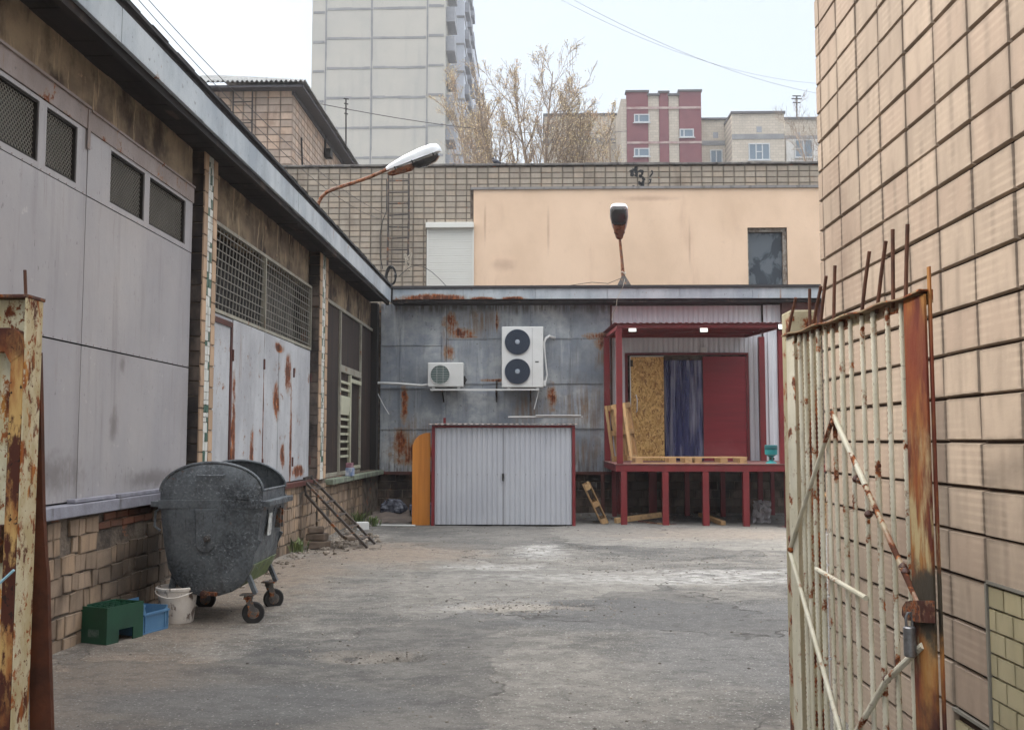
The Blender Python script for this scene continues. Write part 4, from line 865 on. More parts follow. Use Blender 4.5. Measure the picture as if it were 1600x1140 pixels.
mt_film = NT('crumpled_clear_film'); mt_film.b.inputs['Transmission Weight'].default_value = .3; mt_film = mt_film.done(srgb(190, 186, 188), .2)
m.add(v, f, .5); o = m.build('plastic_film', mt_film); so = o.modifiers.new('solid', 'SOLIDIFY'); so.thickness = .004; tag(o, 'crumpled clear plastic film standing under the right of the platform', 'plastic film')

# ------------------------------------------------------------------ upper building behind the annex
YU = 28.0
ub = thing('tiled_building', 'tall tile-faced building with a peach rendered front rising behind the low roof', 'building', (0, 32, 0))
ux0, ux1 = -8.1, 10.5; ZP = 9.47
orx0 = aty(740, 380, YU).x; orz1 = aty(1000, 296, YU).z; shx0, shx1 = aty(668, 400, YU).x, aty(741, 400, YU).x; shz1 = aty(700, 350, YU).z
wx0, wx1, wz1 = aty(1168, 400, YU).x, aty(1230, 400, YU).x, aty(1200, 356, YU).z; wz0 = 5.75
m = MB(); holes_slab(m, 'y', YU, YU+.35, ux0, ux1, -.2, ZP, [(wx0, wx1, wz0, wz1)]); m.box(ux0, ux1, YU+1.6, 40, -.2, ZP-.1); m.box(ux0, ux1, YU+.35, YU+1.6, ZP-.3, ZP-.1)
m.build('wall', mt_mortar, ub)
mt_utile = tile_mat('beige_facing_tile', srgb(160, 149, 135), .10, (.5, .22), 0, srgb(122, 110, 98), .52, .8, .8, 21, srgb(172, 156, 138), gscale=(1.2, 1.2, .7))
m = MB(); rows = 21; z = ZP-.03
while z > 4.9:
    h = .166; x = ux0 + .02
    while x < ux1:
        w = .305
        lim = shx0-.03 if z-h < shz1+.01 else (orx0-.085 if z-h < orz1+.07 else 99)
        T_ = lambda a, b, lo_, hi_: m.tile((0, YU, 0), (1, 0, 0), (0, 0, 1), (0, -1, 0), a+.006, b-.006, lo_+.006, hi_-.006, .016, .007, jit=.002) if b-a > .03 and hi_-lo_ > .03 else None
        T_(x, min(x+w, lim), z-h, z)
        if z-h < orz1+.075 < z: T_(max(x, orx0-.085), x+w, orz1+.075, z)
        elif z-h < shz1+.02 < z or (z < shz1+.02 and False): T_(max(x, shx0-.03), min(x+w, orx0-.01), shz1+.012, z)
        x += w
    z -= h
m.build('facing_tiles', mt_utile, ub)
mt_peach = NT('peach_render'); _n = mt_peach
_c = _n.mix(_n.mask((.5, .5, .4), .35, .7, 5), srgb(228, 198, 170), srgb(214, 184, 156)); _c = _n.mix(_n.math('MULTIPLY', _n.mask((1.1, 1, .25), .56, .74, 5, 3), .45), _c, srgb(190, 154, 130))
_c = _n.mix(_n.math('MULTIPLY', _n.region([(-.9, 28, 6.6, .5, 1, .25), (3.2, 28, 8.5, 1.2, 1, .12), (6.6, 28, 5.8, .9, 1, .3), (.35, 28, 7.6, .06, 1, .9), (4.35, 28, 7.2, .05, 1, .9), (-1.45, 28, 7.8, .05, 1, .8)], .15, 5, .1), .5), _c, srgb(170, 138, 118))
_c = _n.mix(_n.math('MULTIPLY', _n.mask((8, 8, 8), .6, .7, 7, 12), .25), _c, srgb(196, 164, 142)); mt_peach = _n.done(_c, .9, 0, _n.bump(_n.noise(30, 6, .7), .4, .01))
m = MB(); holes_slab(m, 'y', YU-.05, YU-.003, orx0, ux1, 4.9, orz1, [(wx0, wx1, wz0, wz1)]); m.build('render_panel', mt_peach, ub, bevel=.004)
m = MB(); m.box(orx0-.08, ux1, YU-.10, YU-.003, orz1+.002, orz1+.07); m.build('panel_flashing', simple('dull_zinc', srgb(138, 134, 132), .6, metal=.3, grime=srgb(90, 84, 80)), ub)
m = MB(); x = ux0-.1
while x < ux1:
    x2 = min(ux1, x+2.4); m.box(x, x2-.01, YU-.07, YU+.45, ZP+random.uniform(0, .008), ZP+.065+random.uniform(-.008, .01)); x = x2
m.build('coping', simple('dark_concrete_coping', srgb(98, 94, 92), .9, vcol=srgb(132, 128, 122), vscale=3, vamt=.9, grime=srgb(60, 56, 54), bs=20, bst=.5), ub, bevel=.01)
m = MB(); m.box(wx0, wx0+.0, 0, 0, 0, 0) if False else None
m.box(wx0+.0, wx1, YU+.20, YU+.21, wz0, wz1)
mt_wglass = NT('dark_window_glass'); _n = mt_wglass; _c = _n.mix(_n.mask((1.6, 1, 1.2), .48, .56, 6, 31, .6, .8), srgb(44, 50, 58), srgb(92, 98, 104)); mt_wglass = _n.done(_c, .08, 0, _n.bump(_n.noise(1.4, 2), .25, .05))  # patchy reflection mixed into the glass colour
wobj = m.build('window', mt_wglass, ub)
m = MB(); m.box(wx0, wx0+.05, YU+.08, YU+.19, wz0, wz1); m.box(wx1-.10, wx1, YU+.08, YU+.19, wz0, wz1); m.box(wx0+.05, wx1-.10, YU+.08, YU+.19, wz1-.10, wz1); m.build('frame', simple('weathered_window_frame', srgb(120, 104, 90), .7, vcol=srgb(180, 174, 164), vscale=9, vamt=.8), wobj)
m = MB(); m.box(shx0+.04, shx1-.05, YU-.10, YU-.045, 4.9, shz1-.16); z = 4.95
mt_shut = simple('cream_shutter', srgb(214, 212, 204), .45, vcol=srgb(204, 200, 192), vscale=1, vamt=.6)
while z < shz1-.2: m.box(shx0+.04, shx1-.05, YU-.116, YU-.10, z, z+.052); z += .066
ro = m.build('roller_shutter', mt_shut, ub)
m = MB(); m.box(shx0-.03, shx1, YU-.26, YU-.018, shz1-.16, shz1); m.build('shutter_box', mt_shut, ro, bevel=.012)
m = MB(); m.box(shx0-.01, shx0+.04, YU-.13, YU-.018, 4.9, shz1-.165); m.box(shx1-.05, shx1-.005, YU-.13, YU-.055, 4.9, shz1-.165); m.build('guide_rail', mt_shut, ro)
# black painted marks on the parapet tiles
mt_blackpaint = simple('black_paint', srgb(22, 22, 24), .6)
def stroke(mb, pts, w, y, seed=0):
    rr = random.Random(seed)
    P = [aty(a, b, y) for a, b in pts]; out = []
    for i in range(len(P)-1):
        for k in range(4):
            out.append(P[i].lerp(P[i+1], k/4))
    out.append(P[-1])
    L_ = []; R__ = []
    for i, p in enumerate(out):
        a = out[max(0, i-1)]; b = out[min(len(out)-1, i+1)]; d = (b-a).normalized(); nrm = Vector((-d.z, 0, d.x)); ww = w*(.5+rr.uniform(-.22, .25))
        if i in (0, len(out)-1): ww *= .3
        L_.append(p+nrm*ww); R__.append(p-nrm*ww)
    k = len(out); v = L_+R__; mb.add(v+[q+Vector((0, .003, 0)) for q in v], [(i, i+1, k+i+1, k+i) for i in range(k-1)]+[(2*k+i, 3*k+i, 3*k+i+1, 2*k+i+1) for i in range(k-1)])
m = MB(); y = YU-.022
stroke(m, [(987, 265), (987.5, 270), (988, 276)], .10, y, 1); stroke(m, [(989, 266), (992, 264), (994, 268), (994.5, 273), (993, 276)], .09, y, 2); stroke(m, [(991, 262), (996, 261)], .05, y, 3)
stroke(m, [(997, 269), (1001, 266), (1004, 269), (1003, 273), (1000, 275), (1004, 277), (1006, 281), (1004, 286), (1000, 287), (998, 283)], .07, y, 4)
stroke(m, [(1004, 286), (1003, 290), (1001, 292)], .09, y, 5); stroke(m, [(1018, 266), (1020, 270), (1017, 274), (1015, 277)], .04, y, 6); stroke(m, [(1014, 281), (1017, 280), (1016, 285), (1012, 288)], .05, y, 7); stroke(m, [(988, 290), (992, 291)], .03, y, 8)
m.build('painted_marks', mt_blackpaint, ub)
# wall ladder
def ladder(name, label, xa, xb, y, z0, z1, step=.33, rr=.022, group=None, M=None):
    t = thing(name, label, 'ladder', (xa, y, z0), group)
    for x in (xa, xb): m = MB(); m.tube([(x, y, z0), (x+.01, y, (z0+z1)/2), (x, y, z1)], rr, 6); m.build('rail', mt_steel_dark, t)
    z = z0+.12
    while z < z1: m = MB(); m.tube([(xa, y, z), (xb, y, z+random.uniform(-.02, .03))], rr*.7, 6); m.build('rung', mt_steel_dark, t); z += step
    return t
ladder('wall_ladder', 'rusty steel ladder fixed upright on the tiled wall above the low roof', aty(606, 350, 27.7).x, aty(638, 350, 27.7).x, 27.7, aty(606, 415, 27.7).z, aty(606, 272, 27.7).z, .33, .03)
# coil of cable on the roof corner
cc = aty(611, 431, 22.8); m = MB()
for k in range(9):
    r = .185+random.uniform(-.02, .02); dx, dz = random.uniform(-.012, .012), random.uniform(-.012, .012)
    m.tube([(cc.x+dx+r*.62*math.cos(t), cc.y+.02*k-.08+.03*math.sin(3*t+k), cc.z+dz+r*1.12*math.sin(t)) for t in [2*math.pi*i/26 for i in range(26)]], .011, 5, closed=True)
m.tube([(cc.x+.09, cc.y-.05, cc.z+.0), (cc.x+.14, cc.y-.05, cc.z+.0)], .05, 8)
tag(m.build('cable_coil', mt_rope_black, smooth=True), 'coil of black cable hung at the inner corner of the two roofs', 'cable coil')
mt_wirew = simple('pale_wire', srgb(176, 166, 150), .5)
m = MB(); cc2 = aty(637, 410, 27.5)
for k in range(6):
    r = .14+random.uniform(-.05, .05); ph = random.uniform(0, 6)
    m.tube([(cc2.x+r*.6*math.cos(t+ph), cc2.y+.02*k, cc2.z+random.uniform(-.01, .01)+r*1.5*math.sin(t)) for t in [2*math.pi*i/18 for i in range(15)]], .007, 4)
tag(m.build('wire_bundle', mt_wirew), 'loose bundle of pale thin wire hanging at the foot of the wall ladder', 'wire')
cable('cable', 'black cable arching from the cable coil down in front of the cream shutter', [aty(x, y, 25) for x, y in ((623, 432), (632, 424), (641, 417), (650, 415), (662, 417), (675, 425), (688, 437), (700, 450))], .008, mt_rope_black)
cable('cable', 'thin black cable running along the annex roof edge to the standing lamp', [aty(x, y, 22.2) for x, y in ((612, 458), (640, 452), (660, 455), (680, 460), (710, 453), (760, 453), (800, 451), (830, 446), (860, 448), (890, 446), (925, 441), (950, 443), (972, 434))], .007, mt_rope_black)
cable('cable', 'thin wire dropping from the lamp foot over the pale blue eave to the canopy', [aty(x, y, 22.15) for x, y in ((976, 436), (974, 446), (970, 455), (964, 468), (963, 480), (957, 490), (956, 500), (960, 508))], .006, mt_wirew)
cable('cable', 'long thin drop cable beside the wall ladder', [aty(x, y, 27.85) for x, y in ((604, 280), (604, 330), (598, 345), (594, 365), (594, 400), (598, 420))], .012, mt_rope_black)

# ------------------------------------------------------------------ street lamps
mt_lampwhite = simple('white_lamp_enamel', srgb(226, 228, 230), .35, grime=srgb(170, 168, 160), glo=.64, ghi=.8)
mt_bowl = NT('smoky_lamp_bowl'); mt_bowl = mt_bowl.done(srgb(46, 44, 44), .15)
mt_rustarm = rusty('rusty_lamp_arm', srgb(120, 78, 56), srgb(96, 62, 46), .45, .58, True, scale=9)
def lamp_head(t, kw=1.0):
    """axis along local +X from 0 to 0.9, upper cover white, gear tray and bowl below"""
    def loft(secs, nseg=10, top=True):
        vs = []; n_ = nseg+1
        for (u, w, h) in secs:
            for i in range(n_): a = math.pi*i/nseg; c_, s_ = math.cos(a), math.sin(a); vs.append((u, kw*w*(abs(c_)**.7)*(1 if c_ >= 0 else -1), (1 if top else -1)*h*(s_**.6)))
        k = len(secs); f = [(i*n_+j, i*n_+j+1, (i+1)*n_+j+1, (i+1)*n_+j) for i in range(k-1) for j in range(nseg)]
        f += [tuple(range(n_)), tuple((k-1)*n_+j for j in range(n_))[::-1]]; f += [(i*n_, (i+1)*n_, (i+1)*n_+nseg, i*n_+nseg) for i in range(k-1)]
        return vs, f
    m = MB(); v, f = loft([(0, .055, .05), (.06, .075, .07), (.3, .115, .12), (.6, .15, .15), (.8, .15, .15), (.87, .13, .13), (.9, .10, .09)]); m.add([(a, b, c_+.022) for a, b, c_ in v], f, .5); m.build('cover', mt_lampwhite, t, smooth=True, ang=50)
    m = MB(); v, f = loft([(.01, .055, .02), (.3, .12, .02), (.6, .155, .02), (.82, .148, .02), (.9, .09, .02)]); m.add([(a, b, c_*1.6+.018) for a, b, c_ in v], f, .5); m.build('rim', mt_lampwhite, t, smooth=True)
    m = MB(); v, f = loft([(.0, .05, .05), (.05, .065, .075), (.36, .105, .10), (.42, .108, .06)], top=False); m.add([(a, b, c_-.016) for a, b, c_ in v], f, .5); m.build('gear_tray', mt_rustarm, t, smooth=True, ang=50)
    m = MB(); v, f = loft([(.425, .11, .05), (.48, .125, .10), (.62, .138, .12), (.78, .128, .09), (.86, .08, .03)], top=False); m.add([(a, b, c_-.016) for a, b, c_ in v], f, .5); m.build('bowl', mt_bowl, t, smooth=True, ang=50)
    m = MB()
    for u in (.15, .45, .8): m.obox((u, -.15+.02*(u < .3)*2, .0), (.02, .02, .05)); m.obox((u, .15-.02*(u < .3)*2, .0), (.02, .02, .05))
    m.build('clip', mt_dark, t)
c = aty(606, 268, 15.3)
t1 = thing('street_lamp', 'white-topped street lamp on a curved rusty arm rising from the left eave', 'street lamp', c, local=True)
d = (aty(692, 243, 15.15)-aty(606, 274, 15.3)); d.normalize()
Q = Matrix((d, Vector((0, 1, 0))-d*d.y, d.cross(Vector((0, 1, 0))-d*d.y))).transposed()
Q = d.to_track_quat('X', 'Z').to_matrix() @ Matrix.Rotation(R_(14), 3, 'X')
t1.rotation_euler = Q.to_euler(); Qi = Q.inverted(); lamp_head(t1, 1.1)
pts = [aty(x, y, 15.3) for x, y in ((495, 330), (498, 316), (503, 307), (511, 300), (520, 296), (545, 288), (575, 278), (607, 264))]
m = MB(); m.tube([Qi @ (Vector(p)-c) for p in pts], .028, 10); m.build('arm', mt_rustarm, t1, smooth=True)
yl = 22.3; c = aty(968, 371, yl)
t2 = thing('street_lamp', 'street lamp on a short rusty post standing on the annex roof', 'street lamp', c, local=True)
d = Vector((-.08, -.80, .60)).normalized(); Q = d.to_track_quat('X', 'Z').to_matrix() @ Matrix.Rotation(R_(-3), 3, 'X'); t2.rotation_euler = Q.to_euler(); Qi = Q.inverted(); lamp_head(t2, 1.32)
m = MB(); m.tube([Qi @ (Vector(p)-c) for p in (aty(974, 440, yl), aty(972, 410, yl), aty(969, 380, yl), aty(968, 368, yl))], [.045, .036, .032, .03], 10); m.build('post', mt_rustarm, t2, smooth=True)
b_ = aty(974.5, 448, yl); ap = aty(974, 430, yl); m = MB(); z0 = 5.105
vsq = [Qi @ (Vector((b_.x+sx*.15, yl+sy*.15, z0))-c) for sx, sy in ((-1, -1), (1, -1), (1, 1), (-1, 1))]+[Qi @ (Vector((ap.x+sx*.03, yl+sy*.03, ap.z))-c) for sx, sy in ((-1, -1), (1, -1), (1, 1), (-1, 1))]
m.add(vsq, [(3,2,1,0),(4,5,6,7),(0,1,5,4),(1,2,6,5),(2,3,7,6),(3,0,4,7)], .5); m.build('foot', mt_steel_dark, t2)
m = MB(); cz = ap.z+.05; m.tube([Qi @ (Vector((ap.x+.05*math.cos(a), yl+.05*math.sin(a), cz+.03*math.sin(2*a)))-c) for a in [2*math.pi*i/12 for i in range(12)]], .014, 6, closed=True); m.build('tie', mt_wirew, t2)

# ------------------------------------------------------------------ tiled house with corrugated roof, upper left
YH = 34.0
ho = thing('tiled_house', 'pinkish tile-faced block with a grey corrugated roof beyond the left eave', 'building', (-14, 39, 0))
hx1 = aty(457, 200, YH).x; ZH = aty(455, 140, YH).z; hy1 = 46.0
m = MB(); m.box(-22, hx1-.02, YH+.02, hy1, 0, ZH); m.build('wall', mt_mortar, ho)
mt_htile = tile_mat('pinkish_facing_tile', srgb(174, 156, 142), .12, (.45, .2), 0, srgb(140, 118, 102), .52, .75, .8, 25, srgb(196, 168, 146), extra=[([(hx1, 41.0, 11.5, .5, 1.6, 1.6)], srgb(190, 166, 120), .8)])
m = MB(); z = ZH-.02
while z > 8.4:
    x = hx1-.0
    while x > -14: m.tile((0, YH+.02, 0), (1, 0, 0), (0, 0, 1), (0, -1, 0), x-.43, x-.008, z-.258, z-.008, .02, .008, jit=.003); x -= .44
    y = YH+.02
    while y < hy1: m.tile((hx1-.02, 0, 0), (0, 1, 0), (0, 0, 1), (1, 0, 0), y+.008, y+.432, z-.258, z-.008, .02, .008, jit=.003); y += .44
    z -= .266
m.build('facing_tiles', mt_htile, ho)
mt_asb = simple('asbestos_cement_sheet', srgb(150, 150, 148), .9, vcol=srgb(112, 112, 112), vscale=2, vamt=.8, grime=srgb(84, 84, 80), glo=.55, ghi=.7, bs=20, bst=.3)
m = MB(); ex, ey = hx1+.55, YH-.5; rise = .42; pitch = .17; A = .04
def wavesheet(org, U, V, lu, lv, clipf):
    nu = int(lu/pitch*6); nv = 8; vs = []; 
    for i in range(nu+1):
        for j in range(nv+1):
            u = lu*i/nu; vv = lv*j/nv; vmax = clipf(u); vv = min(vv, 1e9)*vmax/lv if lv else 0
            p = Vector(org)+Vector(U)*u+Vector(V)*vv; vs.append(p+Vector((0, 0, A*math.cos(2*math.pi*u/pitch))))
    k = nv+1; nn = len(vs); vs += [p-Vector((0, 0, .02)) for p in vs]
    f = [(i*k+j, (i+1)*k+j, (i+1)*k+j+1, i*k+j+1) for i in range(nu) for j in range(nv)]; f += [tuple(nn+q for q in r[::-1]) for r in f]; f += [(i*k, nn+i*k, nn+(i+1)*k, (i+1)*k) for i in range(nu)]
    m.add(vs, f, .5)
D = 4.4
wavesheet((ex, ey, ZH+.14), (-1, 0, 0), (0, 1, rise), 14, D, lambda u: min(D, max(.01, u)))
wavesheet((ex, ey, ZH+.14), (0, 1, 0), (-1, 0, rise), hy1-ey+.5, D, lambda u: min(D, max(.01, u), max(.01, hy1-ey+.5-u)))
m.build('roof', mt_asb, ho, smooth=True, ang=60)
m = MB(); m.box(-22, ex-.1, ey+.08, YH+.0, ZH-.06, ZH+.02); m.box(hx1+.01, ex-.1, YH, hy1, ZH-.06, ZH+.02); m.box(hx1-.04, hx1+.04, YH-.03, hy1, ZH-.2, ZH-.065); m.build('eave_board', simple('dark_eave_board', srgb(74, 72, 76), .8), ho)
c = aty(508, 238, 40.2); yv = 8.4
v0 = atx(508, 238, hx1+.02); m = MB(); m.box(hx1+.01, hx1+.30, v0.y-.2, v0.y+.2, v0.z-.25, v0.z+.12); m.tube([(hx1+.05, v0.y-.1, v0.z+.1), (hx1+.05, v0.y-.1, v0.z+1.0)], .05, 6); m.build('vent_hood', mt_dark, ho, bevel=.03)
ladder('roof_ladder', 'thin steel ladder on the front of the tiled house at the upper left', aty(364, 170, YH-.15).x, aty(394, 170, YH-.15).x, YH-.15, 9.6, ZH+.0, .75, .03)
cable('cable', 'dark cable looping down the side wall of the tiled house', [Vector((hx1+.04, y, z)) for y, z in ((35.2, 12.6), (35.4, 11.6), (36.2, 11.2), (37.5, 10.6), (39, 9.9), (40, 9.4))], .03, mt_rope_black)

# ------------------------------------------------------------------ far residential blocks
mt_tower = simple('pale_panel_concrete', srgb(178, 174, 166), .9, vcol=srgb(168, 166, 160), vscale=.25, vamt=.9, grime=srgb(160, 158, 154), gscale=(.8, .8, .08), glo=.5, ghi=.8, bs=2, bst=.2, bd=.05)
mt_tjoint = simple('grey_sealed_joint', srgb(126, 126, 128), .9, vcol=srgb(146, 146, 146), vscale=.6, vamt=.9)
mt_twhite = simple('lit_white_panel', srgb(190, 194, 204), .9, vcol=srgb(176, 180, 190), vscale=.3, vamt=.9)  # white wings; the brighter bluish light on this side is put into the colour
mt_loggia = simple('loggia_shade_grey', srgb(146, 148, 154), .8)
YT = 100.0
tw = thing('apartment_tower', 'tall pale concrete-panel apartment tower with grey joints and stepped side', 'building', (-15, 110, 0))
tx = [aty(p, 150, YT).x for p in (486, 508, 580, 667, 695)]
m = MB(); m.box(tx[0], tx[-1], YT, YT+14, 0, 58); m.build('panel_wall', mt_tower, tw)
m = MB()
for x in tx[1:4]:
    z = 0
    while z < 58: m.box(x-.09+random.uniform(-.03, .03), x+.09+random.uniform(-.03, .03), YT-.03, YT+.02, z, z+3.15); z += 3.15
zj = [aty(600, 60, YT).z + 3.16*k for k in range(-13, 5)]
for z in zj:
    for a, b, o in ((tx[0], tx[1], -.35), (tx[1], tx[2], 0), (tx[2], tx[3], .05), (tx[3], tx[4], .25)):
        x = a+.14
        while x < b-.14: x2 = min(b-.14, x+1.3); m.box(x, x2, YT-.04, YT+.02, z+o-.12+random.uniform(-.04, .03), z+o+.12+random.uniform(-.03, .04)); x = x2
m.build('panel_joints', mt_tjoint, tw)
def step(x0, x1, y0, y1, zt, mat, zoff=0):
    m = MB(); m.box(x0, x1, y0, y1, 0, zt); w_ = m.build('stepped_wing', mat, tw)
    m = MB(); z = zj[0]
    while z < zt-1: m.box(x0, x1+.05, y0-.08, y1, z+zoff-.10, z+zoff+.12); z += 3.16
    m.box(x0, x1+.1, y0-.15, y1, zt, zt+.25); m.build('floor_bands', mt_tjoint, w_)
    z = zj[3]
    while z < zt-3:
        for k in range(3):
            ya_ = y0+1+(y1-y0)*k/3.2; m = MB(); m.box(x1+.002, x1+.5, ya_, ya_+(y1-y0)/5, z+.4, z+1.5); m.build('balcony_parapet', mt_loggia, w_)
        z += 3.16
X2 = aty(725, 100, 108).x; step(tx[-1]-.5, X2, 108, 121, 57, mt_twhite, -.6)
for z in zj[2:]: m = MB(); m.box(tx[-1]+.01, tx[-1]+.9, YT+1, YT+4.5, z-1.0, z+.6); m.build('side_loggia', mt_loggia, tw)
X3 = aty(740, 100, 124).x; step(X2-1, X3, 124, 136, aty(738, 68, 124).z, mt_twhite)
X4 = aty(754, 180, 140).x; step(X3-1, X4, 140, 152, aty(752, 148, 140).z, simple('brownish_grey_panel', srgb(150, 142, 142), .9), .4)
# maroon striped block and its cream neighbours
YR = 110.0
mt_maroon = simple('maroon_brick', srgb(122, 76, 80), .9, vcol=srgb(110, 68, 74), vscale=.6, vamt=.8)
mt_creamb = NT('cream_silicate_brick'); _n = mt_creamb
_b = _n.n('ShaderNodeTexBrick'); _b.inputs['Scale'].default_value = 1.0; _b.inputs['Color1'].default_value = srgb(188, 178, 164); _b.inputs['Color2'].default_value = srgb(176, 166, 152); _b.inputs['Mortar'].default_value = srgb(160, 150, 140); _b.inputs['Mortar Size'].default_value = .02
_b.inputs['Brick Width'].default_value = .6; _b.inputs['Row Height'].default_value = .3
_sx = _n.n('ShaderNodeSeparateXYZ'); _n.l(_n.pos, _sx.inputs[0]); _cx = _n.n('ShaderNodeCombineXYZ'); _n.l(_sx.outputs[0], _cx.inputs[0]); _n.l(_sx.outputs[2], _cx.inputs[1]); _n.l(_cx.outputs[0], _b.inputs['Vector'])
mt_creamb = _n.done(_n.mix(_n.math('MULTIPLY', _n.mask((.5, .5, .12), .5, .75, 5), .4), _b.outputs['Color'], srgb(150, 142, 132)), .9)
mt_winfar = NT('far_window_glass').done(srgb(110, 124, 136), .12)
mt_winfr = simple('white_window_frame', srgb(188, 190, 192), .5)
mt_roofedge = simple('dark_roof_edge', srgb(90, 88, 90), .8)
def far_win(par, x0, x1, z0, z1, y, mull=(), trans=None):
    m = MB(); m.box(x0, x1, y-.04, y+.02, z0, z1); w = m.build('window', mt_winfar, par)
    m = MB(); t = .12
    m.box(x0-t, x0, y-.10, y, z0-t, z1+t); m.box(x1, x1+t, y-.10, y, z0-t, z1+t); m.box(x0, x1, y-.10, y, z1, z1+t); m.box(x0, x1, y-.10, y, z0-t, z0)
    for q in mull: xx = x0+(x1-x0)*q; m.box(xx-.06, xx+.06, y-.095, y-.045, z0, z1)
    if trans: a, b, zz = trans; m.box(x0+(x1-x0)*a+.07, x0+(x1-x0)*b-.07, y-.09, y-.045, z0+(z1-z0)*zz-.05, z0+(z1-z0)*zz+.05)
    m.build('frame', mt_winfr, w)
    m = MB(); m.box(x0-.25, x1+.25, y-.22, y-.101, z0-t-.1, z0-t); m.build('sill', mt_winfr, w)
rb = thing('striped_block', 'maroon and cream vertically striped stair block on the skyline', 'building', (14, 114, 0))
f_ = lambda px, py: aty(px, py, YR)
xs_ = [f_(p, 200).x for p in (979, 1013, 1030, 1045, 1061, 1096)]; ztops = [f_(1000, 145).z, f_(1020, 150).z, f_(1037, 146).z, f_(1055, 150).z, f_(1078, 144).z]
m = MB(); m.box(xs_[0]-.6, xs_[-1], YR+.05, YR+9, 0, ztops[1]-.3); m.build('wall', mt_creamb, rb)
for i in range(5):
    m = MB(); m.box(xs_[i]+.02, xs_[i+1]-.02, YR-(.12 if i % 2 == 0 else 0), YR+.6, 0, ztops[i]); m.build('brick_stripe', mt_maroon if i % 2 == 0 else mt_creamb, rb)
m = MB()
for i in range(5): m.box(xs_[i]-.1, xs_[i+1]+.1, YR-.25, YR+.8, ztops[i]+.002, ztops[i]+.22)
m.build('coping', mt_roofedge, rb)
m = MB()
for py in (169, 223): z = f_(1030, py).z; m.box(xs_[0], xs_[-1], YR-.17, YR-.13, z-.16, z+.10)
m.build('pale_band', simple('dull_pink_band', srgb(176, 158, 152), .9, vcol=srgb(150, 120, 118), vscale=1.2, vamt=1), rb)
for (a, b, c_, d_) in ((992, 1013, 181, 191), (1063, 1082, 204, 214), (992, 1013, 234, 244)):
    far_win(rb, f_(a, 0).x*0+f_(a, c_).x, f_(b, c_).x, f_(a, d_).z, f_(a, c_).z, YR-.13, (.28,))
nb_l = ['cream brick block just right of the maroon striped block, with one balcony door', 'cream brick block with a wide three-part window on the skyline', 'cream brick block at the far right of the skyline with a white loggia window', 'low cream block half hidden behind the bare tree']
def cream(i, pa, pb, ptop, y, wins_=(), band=None, small=None, white=None):
    g = lambda px, py: aty(px, py, y)
    x0, x1, zt = g(pa, ptop).x, g(pb, ptop).x, g((pa+pb)/2, ptop).z
    t = thing('apartment_block', nb_l[i], 'building', ((x0+x1)/2, y+5, 0), 'cream apartment blocks on the skyline')
    m = MB(); m.box(x0, x1, y, y+11, 0, zt); m.build('wall', mt_creamb, t)
    m = MB(); m.box(x0-.1, x1+.1, y-.2, y+11, zt+.002, zt+.25); m.build('roof_edge', mt_roofedge, t)
    if band: m = MB(); z = g(pa, band).z; m.box(x0, x1, y-.06, y-.005, z-.28, z+.28); m.build('floor_band', mt_tjoint, t)
    if white: a, b, c_, d_ = white; m = MB(); m.box(g(a, 200).x, g(b, 200).x, y-.25, y-.01, g(a, d_).z, g(a, c_).z); m.build('loggia_panel', simple('white_loggia_panel', srgb(206, 204, 200), .8), t)
    for (a, b, c_, d_, mu, tr) in wins_: far_win(t, g(a, c_).x, g(b, c_).x, g(a, d_).z, g(a, c_).z, y-(.26 if white else 0), mu, tr)
    if small: a, b, c_, d_ = small; m = MB(); m.box(g(a, c_).x, g(b, c_).x, y-.03, y+.1, g(a, d_).z, g(a, c_).z); m.build('vent_opening', mt_loggia, t)
cream(0, 1096, 1141, 188, 112, [(1111, 1127, 236, 262, (.5,), None)], 224, (1114, 1122, 207, 216))
cream(1, 1143, 1225, 178, 108, [(1171, 1201, 226, 249, (.33, .66), (.33, .66, .5))], 214, (1182, 1190, 198, 207))
cream(2, 1226, 1300, 187, 112, [(1242, 1267, 221, 246, (.5,), (.0, .5, .5))], 216, (1243, 1250, 207, 215), (1227, 1300, 219, 262))
cream(3, 850, 976, 181, 118, [], 221, (968, 974, 207, 216))
# roof antennas
def antenna(px, py0, py1, y, label, r, arms):
    t = thing('antenna', label, 'antenna', aty(px, py0, y))
    a, b = aty(px, py0, y), aty(px, py1, y); m = MB(); m.tube([a, b], r, 5); m.build('mast', mt_dark, t)
    for (q, w) in arms: m = MB(); p = a.lerp(b, q); m.tube([p-Vector((w, 0, 0)), p+Vector((w, .1, .0))], r*.8, 5); m.build('element', mt_dark, t)
antenna(540.5, 232, 154, 38, 'thin television aerial mast standing in front of the concrete tower', .03, [(1, .09), (.9, .07), (.8, .07), (.7, .06)])
antenna(1245, 187, 150, 113, 'roof aerial on the far right skyline block', .09, [(1, .5), (.88, .6), (.72, .45)])
# overhead wires
mt_ow = simple('overhead_wire', srgb(70, 66, 66), .6)
cable('overhead_wire', 'upper of two thin wires running from the top left over the left eave', sag(aty(205, -30, 9), aty(640, 345, 27), .5), .0045, mt_ow, 'wire')
cable('overhead_wire', 'lower of two thin wires running from the top left over the left eave', sag(aty(190, -30, 9), aty(605, 345, 27), .45), .0045, mt_ow, 'wire')
cable('overhead_wire', 'thin wire from the tiled house across the tower towards the bare trees', sag(aty(470, 156, 36), aty(980, 205, 60), .6), .018, mt_ow, 'wire')
mt_ow2 = simple('distant_wire', srgb(150, 152, 158), .6)
cable('overhead_wire', 'upper thin wire crossing the pale sky above the skyline blocks', sag(aty(860, -20, 70), aty(1300, 150, 90), 1.2), .018, mt_ow2, 'wire')
cable('overhead_wire', 'lower thin wire crossing the pale sky above the skyline blocks', sag(aty(840, -20, 70), aty(1300, 132, 90), 1.6), .015, mt_ow2, 'wire')
